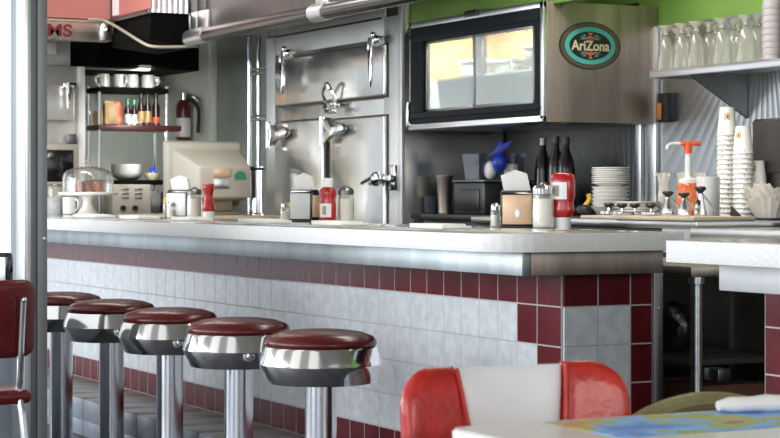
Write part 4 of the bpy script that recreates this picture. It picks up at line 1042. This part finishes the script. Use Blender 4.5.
# steel soffit with half-round pipe rail running over the refrigerator
zpipe = onY(213.7, 34, YH).z; xh0 = onY(191, 30, YH).x
b = MB(); b.box(xh0, -2.2, YH, YH+0.06, zpipe+0.02, 2.75, 0.004); b.box(xh0, -2.2, YH+0.061, 1.05, zpipe+0.05, zpipe+0.06)
for xx in (xh0+0.10, xh0+0.23, xh0+1.9): b.box(xx, xx+0.012, YH-0.008, YH, zpipe+0.03, 2.75)
struct(b.build('trim_12', M['soffit']))
t = thing('pipe_rail', 'dark round pipe rail with pale collars along the overhead steel soffit', 'rail', (xh0, YH-0.02, zpipe))
b = MB(); b.tube([(0, 0, 0), (3.1, 0, 0)], 0.040, 20, smooth=False); b.build('pipe', M['pipe_steel'], t)
for a, c in ((193, 200), (199.5, 210), (318, 331)):
    u0 = onY(a, 30, YH).x-xh0; u1 = onY(c, 30, YH).x-xh0
    b = MB(); b.tube([(u0, 0, 0), (u1, 0, 0)], 0.045, 20, smooth=False); b.box(u0+0.01, u1, 0.0, 0.02, 0, 0.14, 0.004); b.build('collar', M['steel_light'], t)
# green beam above the cooler
b = MB(); pg = onY(413, 22, CYf+0.02); b.box(-3.75, -2.0, CYf+0.03, CYf+0.10, Zt-0.01, Zt+0.35); struct(b.build('trim_13', M['green']))

# ------------------------------------------------------------------ far-left back corner
# second refrigerator on the end wall
XR = -6.7
def rl(x, y): q = onX(x, y, XR); return q.y, q.z
y1_, _ = rl(84.5, 90); zt2 = rl(60, 66)[1]
t = thing('cold_cabinet', 'narrow steel cold cabinet with a lever latch beside the post', 'refrigerator', (XR, 0, 0))
b = MB(); b.box(-0.85, 0, -0.35, y1_, 0.0, zt2, 0.003); b.build('cabinet', M['cream_steel'], t)
b = MB(); b.box(0.0, 0.012, rl(78, 90)[0], y1_, 0.0, zt2, 0.003); b.build('face_frame', M['white_plastic'], t)
for (ya_, yb_) in ((85, 121), (143, 240)):
    b = MB(); a_, z1_ = rl(72.5, ya_); _, z0_ = rl(72.5, yb_)
    b.box(0.0, 0.045, -0.3, a_, max(0.1, z0_), z1_, 0.008, 0, 3); o = b.build('door', M['cream_steel'], t)
    if ya_ == 85:
        y_, zz1 = rl(64, 82); _, zz0 = rl(64, 114)
        b = MB(); b.tube([(0.08, y_, zz1-0.01), (0.085, y_, zz1-0.08)], 0.016, 8, smooth=False)
        b.prism([(y_-0.014, zz1-0.03), (y_+0.022, zz1-0.03), (y_+0.012, zz0+0.04), (y_, zz0), (y_-0.01, zz0+0.04)], 'x', 0.075, 0.092, 0, 0.004)
        b.box(0.04, 0.075, y_-0.03, y_+0.06, zz1-0.045, zz1-0.005, 0.006); b.build('latch_lever', M['chrome'], o)
    else:
        y_, z_ = rl(70, 139)
        b = MB(); b.box(0.02, 0.06, y_-0.04, y_+0.03, z_-0.04, z_+0.03, 0.008); b.build('strap_hinge', M['steel_dark'], o)
# upper small cupboard above it
b = MB(); a_, zz1 = rl(58, 42); _, zz0 = rl(58, 54)
t = thing('wall_cupboard', 'small pale cupboard above the narrow cold cabinet', 'cupboard', (XR, 0, 0))
b.box(-0.8, -0.05, -0.3, rl(73, 50)[0], zt2+0.002, onX(60, 36, XR).z, 0.004); b.build('cabinet', M['cream_steel'], t)
b = MB(); b.box(-0.05, -0.03, -0.25, a_, zz0, zz1, 0.004); b.build('door', M['white_plastic'], t)
# back work counter along end wall
t = thing('end_counter', 'steel counter along the end wall under the wire rack', 'counter', (0, 0, 0))
y0_ = y1_+0.02
b = MB(); b.box(XE+0.005, -6.8, y0_, YW-0.03, 0.0, 0.93, 0.004); b.build('carcass', M['steel_dark'], t)
b = MB(); b.box(XE+0.005, -6.76, y0_, YW-0.03, 0.93, 0.97, 0.004); b.build('worktop', M['steel'], t)
# wire rack
rx0, rx1, ry0, ry1 = -7.17, -6.95, 0.915, 1.37
t = thing('wire_rack', 'wire shelving rack with chrome posts holding mugs and bottles', 'rack', (0, 0, 0))
for X_, Y_ in ((rx0, ry0), (rx1, ry0), (rx1, ry1), (rx0, ry1)):
    b = MB(); b.lathe([(0.012, 0.97), (0.012, 1.80)], 10, (X_, Y_, 0)); b.build('post', M['chrome'], t)
zS1 = onX(130, 87.5, rx1).z; zS2 = onX(130, 125, rx1).z; zS3 = onX(130, 180, rx1).z
b = MB(); b.box(rx0-0.01, rx1+0.012, ry0-0.012, ry1+0.012, zS1-0.035, zS1, 0.003); b.build('shelf', M['black_hood'], t)
b = MB(); b.box(rx0-0.01, rx1+0.012, ry0-0.012, ry1+0.1, zS2-0.035, zS2, 0.003); b.build('shelf', M['red_shelf'], t)
b = MB(); b.box(rx0-0.1, rx1+0.012, ry0-0.012, ry1+0.16, zS3-0.03, zS3, 0.003); b.build('shelf', M['black_hood'], t)
# mugs
m0 = None
for i, x in enumerate((103, 119.5, 132, 148)):
    q = onX(x, 195, rx1-0.06+0.0*i); loc = (q.x, q.y, zS1+0.001)
    lab = 'grey printed mug on the top rack shelf, ' + ['far left', 'second from the left', 'third from the left', 'far right'][i]
    if m0 is None:
        m0 = thing('mug', lab, 'mug', loc, R(-60), 'mugs on the wire rack')
        b = MB(); b.lathe([(0.036, 0), (0.041, 0.005), (0.041, 0.085), (0.038, 0.086), (0.036, 0.01), (0, 0.008)], 20); b.build('cup', M['china_dim'], m0)
        b = MB(); b.tube([(0.04, 0, 0.07), (0.068, 0, 0.065), (0.068, 0, 0.03), (0.04, 0, 0.02)], 0.006, 8); b.build('handle', M['china_dim'], m0)
    else: dup(m0, loc, R([-60, 20, -100, 60][i]), lab)
q = onX(162, 195, rx1-0.1); b = MB(); b.lathe([(0.03, 0), (0.05, 0.03), (0.052, 0.06), (0.03, 0.075), (0, 0.08)], 16)
tag(b.build('sugar_bowl', M['steel_dark'], None, (q.x, min(q.y, ry1-0.03), zS1+0.001)), 'dim round pot at the right end of the top rack shelf', 'pot')
# bottles and packets on the second shelf
def at_shelf(x): q = onX(x, 195, rx1-0.05); return (q.x, q.y, zS2+0.001)
b = MB(); b.lathe([(0.03, 0), (0.032, 0.06), (0.028, 0.07), (0.028, 0.085), (0, 0.086)], 16); tag(b.build('spice_jar', M['tan_bag'], None, at_shelf(98)), 'small pale spice jar behind the left rack post', 'jar', 'goods on the second rack shelf')
b = MB(); b.box(-0.03, 0.03, -0.045, 0.045, 0, 0.14, 0.012); b.prism([(-0.045, 0.138), (0.045, 0.138), (0.03, 0.155), (-0.03, 0.155)], 'x', -0.006, 0.006); tag(b.build('tan_packet', M['tan_bag'], None, at_shelf(110)), 'tan packet left of the red tin on the rack', 'packet', 'goods on the second rack shelf')
t = thing('red_tin', 'bright red and orange tin on the rack shelf', 'tin', at_shelf(117.5))
b = MB(); b.lathe([(0.028, 0), (0.028, 0.145), (0.026, 0.15), (0, 0.15)], 18); b.build('can', M['red_can'], t)
b = MB(); b.shell([(0.0285, 0.02), (0.0285, 0.05)], 18); b.build('label', M['syrup_label'], t)
for i, (x, h, cap, lb) in enumerate(((127.5, 0.17, 'bottle_green', 1), (134, 0.165, 'bottle_green', 1), (141, 0.215, 'black', 2), (147.5, 0.22, 'black', 2), (156, 0.22, 'black', 3))):
    t = thing('sauce_bottle', 'dark sauce bottle on the rack, ' + ['green cap, nearest the red tin', 'green cap, second from the red tin', 'black cap, left of the pair with cream labels', 'black cap, right of the pair with cream labels', 'slender neck and red-gold label, at the right end'][i], 'bottle', at_shelf(x), 0, 'sauce bottles on the rack')
    r = 0.023 if i < 4 else 0.026
    b = MB(); b.lathe([(r, 0), (r, h*0.55), (r*0.45, h*0.72), (r*0.42, h*0.85)], 16); b.build('glass_body', M['wine'], t)
    b = MB(); b.lathe([(r*0.55, h*0.8), (r*0.55, h), (0, h)], 12); b.build('cap', M[cap], t)
    b = MB(); b.shell([(r*1.02, h*0.08), (r*1.02, h*(0.42 if lb != 3 else 0.25))], 16); b.build('label', M[['', 'china_dim', 'tan_bag', 'red_can'][lb]], t)
# bowls on third shelf
q = onX(127, 195, rx1-0.1)
for i in range(4):
    b = MB(); b.lathe([(0.06, 0), (0.10, 0.03), (0.105, 0.05), (0.10, 0.05), (0.055, 0.006), (0, 0.005)], 28)
    tag(b.build('mixing_bowl', M['china_dim'], None, (q.x, q.y, zS3+0.001+0.017*i), 0, 50), 'wide pale bowl under the rack, ' + ['lowest of the stack', 'second of the stack', 'third of the stack', 'top of the stack'][i], 'bowl', 'stacked wide bowls')
q = onX(153, 195, rx1-0.08)
b = MB(); b.lathe([(0.03, 0), (0.05, 0.03), (0.055, 0.045), (0.05, 0.045), (0.03, 0.006), (0, 0.005)], 24); tag(b.build('small_bowl', M['cream'], None, (q.x, q.y, zS3+0.001), 0, 50), 'small cream bowl right of the wide bowls', 'bowl')
b = MB(); b.ball((0, 0, 0.03), 0.024, 1, 1, 1.2); b.box(-0.008, 0.008, -0.02, 0.012, 0.05, 0.075, 0.004); tag(b.build('blue_cloth', M['blue'], None, (q.x, q.y, zS3+0.012), 0), 'small blue cloth bundled in the cream bowl', 'cloth')
# toaster-like appliance
q = onX(127, 195, -6.86)
t = thing('toaster_oven', 'grey appliance with rows of vents and dark knobs under the bowls', 'toaster', (-6.85, q.y, 0.971))
b = MB(); b.box(-0.08, 0.08, -0.13, 0.13, 0.0, 0.19, 0.008); b.build('casing', M['beige'], t)
b = MB()
for r_ in range(3):
    for c_ in range(2): b.box(0.08, 0.086, -0.07+0.09*c_, -0.02+0.09*c_, 0.10+0.028*r_, 0.110+0.028*r_, 0.002)
b.build('vents', M['steel_light'], t)
for y_ in (-0.06, 0.02):
    b = MB(); b.lathe([(0.018, 0), (0.016, 0.02), (0, 0.021)], 12, mtx=Matrix.Translation((0.08, y_, 0.04)) @ Matrix.Rotation(R(90), 4, 'Y')); b.build('knob', M['black'], t)
q = onX(161, 195, -6.86)
t = thing('microwave', 'dark-doored appliance beside the vented grey one', 'microwave', (-6.85, q.y, 0.971))
b = MB(); b.box(-0.08, 0.08, -0.10, 0.10, 0.0, 0.15, 0.006); b.build('casing', M['steel'], t)
b = MB(); b.box(0.08, 0.088, -0.04, 0.095, 0.012, 0.14, 0.003); b.build('door', M['black_gloss'], t)
# fire extinguisher on the end wall
q = onX(183.5, 140, XE+0.07)
t = thing('fire_extinguisher', 'dark red fire extinguisher with a pale label on the end wall', 'fire extinguisher', (q.x, q.y, q.z))
b = MB(); b.lathe([(0.045, 0), (0.05, 0.01), (0.05, 0.23), (0.04, 0.26), (0.02, 0.275)], 22); b.build('cylinder', M['ext_red'], t)
b = MB(); b.shell([(0.051, 0.02), (0.051, 0.15)], 22); b.build('label', M['label_white'], t)
b = MB(); b.lathe([(0.018, 0.272), (0.018, 0.30), (0.022, 0.33), (0.012, 0.34)], 12); b.tube([(0, 0, 0.31), (0.02, 0.06, 0.30), (0.03, 0.10, 0.27)], 0.010, 8); b.tube([(0, 0, 0.30), (0.03, 0.04, 0.25)], 0.007, 8, smooth=False); b.build('valve', M['chrome'], t)
b = MB(); b.tube([(0.01, 0.02, 0.29), (0.04, 0.09, 0.22), (0.03, 0.095, 0.05)], 0.012, 8); b.build('hose', M['black'], t)
b = MB(); b.box(-0.065, -0.045, -0.03, 0.03, 0.1, 0.2, 0.004); b.build('bracket', M['steel_dark'], t)
# corner strip between end wall and dark panel
b = MB(); a_ = onX(199, 100, XE+0.02)
b.box(XE, XE+0.03, YW-0.07, YW-0.021, 0.9, 2.2, 0.003); struct(b.build('trim_14', M['white_plastic']))

# drink station table with old monitor, behind the counter
t = thing('service_table', 'beige-edged service table carrying the old monitor', 'table', (0, 0, 0))
sx0, sx1 = -6.35, -4.95
b = MB(); b.box(sx0, sx1, 0.80, 1.33, 0.945, 0.978, 0.004); b.build('tabletop', M['board'], t)
for X_ in (sx0+0.05, sx1-0.05):
    for Y_ in (0.85, 1.28):
        b = MB(); b.box(X_-0.02, X_+0.02, Y_-0.02, Y_+0.02, 0, 0.945); b.build('leg', M['steel_dark'], t)
ZM = 0.979
q = onY(207, 195, 1.02)
def mon_pt(x, y, Y): p_ = onY(x, y, Y); return p_
t = thing('monitor', 'old beige tube monitor turned away, with a green sticker on its back', 'monitor', (q.x, 1.02, ZM))
ROT = R(82)
mo = Matrix.Rotation(ROT, 4, 'Z')
def frustum(mb, A, B, mi=0, bev=0.008):
    t_ = bmesh.new(); va = [t_.verts.new(v) for v in A]; vb = [t_.verts.new(v) for v in B]
    t_.faces.new(va); t_.faces.new(list(reversed(vb)))
    for k in range(4): t_.faces.new((va[k], vb[k], vb[(k+1) % 4], va[(k+1) % 4]))
    bmesh.ops.recalc_face_normals(t_, faces=t_.faces[:])
    bmesh.ops.bevel(t_, geom=t_.edges[:], offset=bev, segments=2, affect='EDGES', profile=0.5)
    bmesh.ops.transform(t_, matrix=mo, verts=t_.verts[:]); mb._merge(t_, mi)
# local: back of the set faces -y; screen faces +y
b = MB()
frustum(b, [(-0.22, 0.02, 0.06), (0.20, 0.02, 0.06), (0.20, 0.02, 0.41), (-0.22, 0.02, 0.41)], [(-0.235, 0.10, 0.05), (0.21, 0.10, 0.05), (0.21, 0.10, 0.425), (-0.235, 0.10, 0.425)])
b.build('bezel', M['beige'], t)
b = MB(); frustum(b, [(-0.11, -0.26, 0.10), (0.19, -0.26, 0.10), (0.19, -0.26, 0.275), (-0.11, -0.26, 0.275)], [(-0.20, 0.02, 0.07), (0.195, 0.02, 0.07), (0.195, 0.02, 0.38), (-0.20, 0.02, 0.38)], 0, 0.014)
o = b.build('rear_housing', M['beige'], t)
b = MB(); b.box(-0.03, 0.06, -0.264, -0.258, 0.15, 0.205, 0.001, 0, 2, mo); b.build('paper_label', M['steel'], o)
b = MB(); b.box(-0.03, 0.07, -0.265, -0.258, 0.215, 0.262, 0.001, 0, 2, mo); b.build('tan_label', M['tan_plate'], o)
b = MB(); b.prism([(0.125+0.034*math.cos(R(a)), 0.215+0.034*math.sin(R(a))) for a in range(-20, 201, 20)], 'y', -0.266, -0.258)
bmesh.ops.transform(b.bm, matrix=mo, verts=b.bm.verts[:]); b.build('green_sticker', M['bottle_green'], o)
b = MB(); b.box(-0.12, 0.15, -0.16, 0.06, 0.0, 0.02, 0.008, 0, 2, mo); b.box(-0.07, 0.12, -0.12, 0.04, 0.02, 0.085, 0.01, 0, 2, mo); b.build('stand', M['beige_dark'], t)
b = MB(); b.box(-0.19, 0.17, 0.098, 0.102, 0.10, 0.38, 0.002, 0, 2, mo); b.build('screen', M['black_gloss'], t)
# chrome tube dispenser
t = thing('cup_dispenser', 'upright chrome tube dispenser left of the big refrigerator', 'dispenser', (*onY(257, 195, 1.25).xy, ZM))
b = MB(); b.lathe([(0.045, 0), (0.045, 0.008), (0.034, 0.015), (0.034, 0.26), (0.042, 0.265), (0.042, 0.275), (0.030, 0.28)], 22); b.build('tube', M['chrome'], t)
b = MB(); b.lathe([(0.0425, 0.255), (0.044, 0.262), (0.0425, 0.27)], 22); b.build('collar', M['black'], t)
# slim chrome rack beside the refrigerator
r0 = onY(249.5, 195, 1.50); r1 = onY(259, 195, 1.55)
t = thing('chrome_rack', 'slim chrome pole rack with small shelves beside the big refrigerator', 'rack', (r0.x, 1.5, 0))
for i, rr in enumerate((r0, r1)):
    b = MB(); b.lathe([(0.016 if i else 0.013, 0), (0.016 if i else 0.013, 2.05)], 14, (rr.x-r0.x, rr.y-1.5, 0)); b.build('pole', M['chrome'], t)
w_ = FXl-r0.x-0.01
for yy in (71, 117.5):
    z_ = onY(255, yy, 1.5).z
    b = MB(); b.box(-0.02, w_, 0.02, 0.42, z_-0.012, z_, 0.003); b.tube([(-0.02, 0.0, z_+0.012), (w_, 0.0, z_+0.012)], 0.006, 8, smooth=False); b.tube([(-0.02, 0.0, z_-0.015), (w_, 0.0, z_-0.015)], 0.006, 8, smooth=False); b.build('shelf', M['steel'], t)
z_ = onY(255, 117.5, 1.5).z
b = MB(); b.box(-0.06, 0.05, -0.12, 0.12, 0, 0.022, 0.004); tag(b.build('red_tray', M['red_can'], None, (FXl-0.10, 1.68, z_+0.001)), 'red tray on the lower shelf of the chrome rack', 'tray')
t = thing('small_bottle', 'small white bottle standing on the red tray', 'bottle', (FXl-0.08, 1.64, z_+0.0245))
b = MB(); b.lathe([(0.022, 0), (0.024, 0.06), (0.014, 0.075), (0.014, 0.085)], 14); b.build('bottle_body', M['china_dim'], t)
b = MB(); b.lathe([(0.016, 0.083), (0.016, 0.10), (0, 0.10)], 12); b.build('cap', M['tan_bag'], t)
# black touch screen behind the cake stand
q = onX(62, 195, -6.3)
t = thing('order_screen', 'black order screen in a beige frame behind the cake stand', 'monitor', (q.x, q.y, 0.0))
zb_, zt_ = onX(62, 185, -6.3).z, onX(62, 144, -6.3).z
yl, yr = onX(40, 195, -6.3).y-q.y, onX(79, 195, -6.3).y-q.y
b = MB(); b.box(-0.06, 0, yl, yr, zb_, zt_, 0.01); b.build('frame', M['beige'], t)
b = MB(); b.box(0, 0.004, yl+0.02, yr-0.035, zb_+0.02, zt_-0.035, 0.002); b.build('screen', M['black_gloss'], t)
b = MB(); b.box(-0.05, -0.02, -0.03, 0.03, 0.98, zb_+0.01); b.box(-0.12, 0.06, -0.09, 0.09, 0.966, 0.98, 0.004); b.build('stand', M['beige_dark'], t)
t = thing('side_stand', 'low steel stand under the order screen', 'table', (q.x, q.y, 0))
b = MB(); b.box(-0.2, 0.15, -0.09, 0.2, 0.93, 0.965, 0.004); b.build('tabletop', M['steel'], t)
for X_ in (-0.17, 0.12):
    for Y_ in (-0.07, 0.17):
        b = MB(); b.box(X_-0.015, X_+0.015, Y_-0.015, Y_+0.015, 0, 0.93); b.build('leg', M['steel_dark'], t)

# ------------------------------------------------------------------ camera, light
cam = bpy.data.cameras.new('camera'); co = bpy.data.objects.new('camera', cam); COL.objects.link(co)
co.location = (CX, CY, CZ); co.rotation_euler = (R(90), 0, math.atan2(-FX, FY))
cam.sensor_width = 36; cam.lens = F/780*36; cam.shift_y = -(219-H0)/780
cam.dof.use_dof = True; cam.dof.focus_distance = 6.2; cam.dof.aperture_fstop = 13
sc.camera = co
def area(name, loc, tgt, sx, sy, power, col):
    l = bpy.data.lights.new(name, 'AREA'); l.shape = 'RECTANGLE'; l.size = sx; l.size_y = sy; l.energy = power; l.color = col
    o = bpy.data.objects.new(name, l); COL.objects.link(o); o.location = loc
    o.rotation_euler = (Vector(tgt)-Vector(loc)).to_track_quat('-Z', 'Y').to_euler(); return o
area('window_light', (-5.2, -4.8, 1.7), (-3.4, 0, 0.9), 3.4, 1.8, 128, (0.90, 0.95, 1.0))
area('window_light', (-1.2, -5.0, 1.7), (-1.0, 0, 0.9), 3.2, 1.8, 125, (0.90, 0.95, 1.0))
area('window_light', (2.6, -5.2, 1.8), (1.2, 0, 0.9), 2.6, 1.8, 40, (0.92, 0.96, 1.0))
area('window_light', (6.3, -0.6, 1.9), (0, 1.0, 1.2), 2.4, 1.4, 40, (1.0, 0.93, 0.85))
area('overhead_light', (-1.0, 0.75, 2.70), (-1.0, 1.5, 1.0), 2.2, 0.5, 48, (1.0, 0.94, 0.85))
area('overhead_light', (-4.2, 0.1, 2.70), (-4.4, 1.4, 1.2), 2.2, 0.5, 56, (1.0, 0.96, 0.89))
area('overhead_light', (-6.69, 1.15, 1.87), (-7.25, 1.15, 1.2), 0.08, 0.9, 11, (1.0, 0.98, 0.92))  # added lamp low in front of the hood, brightens the alcove
area('alcove_fill', (-6.93, 1.15, 1.485), (-7.5, 1.15, 1.15), 0.06, 0.42, 2.2, (0.96, 1.0, 0.95))  # added lamp under the red shelf, only brightens the wall behind
area('cooler_lamp', (CXl+0.62, CYf+0.10, Zt-0.045), (CXl+0.62, CYf+0.40, Zb+0.1), 1.0, 0.06, 21, (1.0, 0.97, 0.88))
w = bpy.data.worlds.new('world'); sc.world = w; w.use_nodes = True
N = w.node_tree.nodes; L = w.node_tree.links; bg = N['Background']
tc = N.new('ShaderNodeTexCoord'); sp = N.new('ShaderNodeSeparateXYZ'); L.new(tc.outputs['Generated'], sp.inputs[0])
cr = N.new('ShaderNodeValToRGB'); mr = N.new('ShaderNodeMapRange'); mr.inputs[1].default_value = -1; mr.inputs[2].default_value = 1
L.new(sp.outputs['Z'], mr.inputs[0]); L.new(mr.outputs[0], cr.inputs['Fac'])
e = cr.color_ramp.elements; e[0].position = 0.40; e[0].color = (0.10, 0.09, 0.085, 1); e[1].position = 0.72; e[1].color = (0.30, 0.29, 0.28, 1)
x_ = e.new(0.52); x_.color = (0.62, 0.68, 0.75, 1)
x_ = e.new(0.60); x_.color = (0.60, 0.64, 0.68, 1)
# window bays: brighter and darker vertical bands round the horizon
at = N.new('ShaderNodeMath'); at.operation = 'ARCTAN2'; L.new(sp.outputs['X'], at.inputs[0]); L.new(sp.outputs['Y'], at.inputs[1])
mu = N.new('ShaderNodeMath'); mu.operation = 'MULTIPLY'; mu.inputs[1].default_value = 9; L.new(at.outputs[0], mu.inputs[0])
si = N.new('ShaderNodeMath'); si.operation = 'SINE'; L.new(mu.outputs[0], si.inputs[0])
m2 = N.new('ShaderNodeMapRange'); m2.inputs[1].default_value = -0.4; m2.inputs[2].default_value = 0.3; m2.inputs[3].default_value = 0.75; m2.inputs[4].default_value = 2.1
L.new(si.outputs[0], m2.inputs[0]); L.new(cr.outputs['Color'], bg.inputs['Color']); m3 = N.new('ShaderNodeMapRange'); m3.inputs[1].default_value = -0.9; m3.inputs[2].default_value = 0.5; m3.inputs[3].default_value = 1.85; m3.inputs[4].default_value = 0.75
L.new(sp.outputs['Y'], m3.inputs[0])
mm = N.new('ShaderNodeMath'); mm.operation = 'MULTIPLY'; L.new(m2.outputs[0], mm.inputs[0]); L.new(m3.outputs[0], mm.inputs[1])
L.new(mm.outputs[0], bg.inputs['Strength'])
sc.view_settings.view_transform = 'Standard'
sc.view_settings.look = 'None'
sc.view_settings.exposure = 0.0
sc.cycles.max_bounces = 10; sc.cycles.transparent_max_bounces = 24
sc.cycles.caustics_reflective = False; sc.cycles.caustics_refractive = False
sc.cycles.sample_clamp_indirect = 6
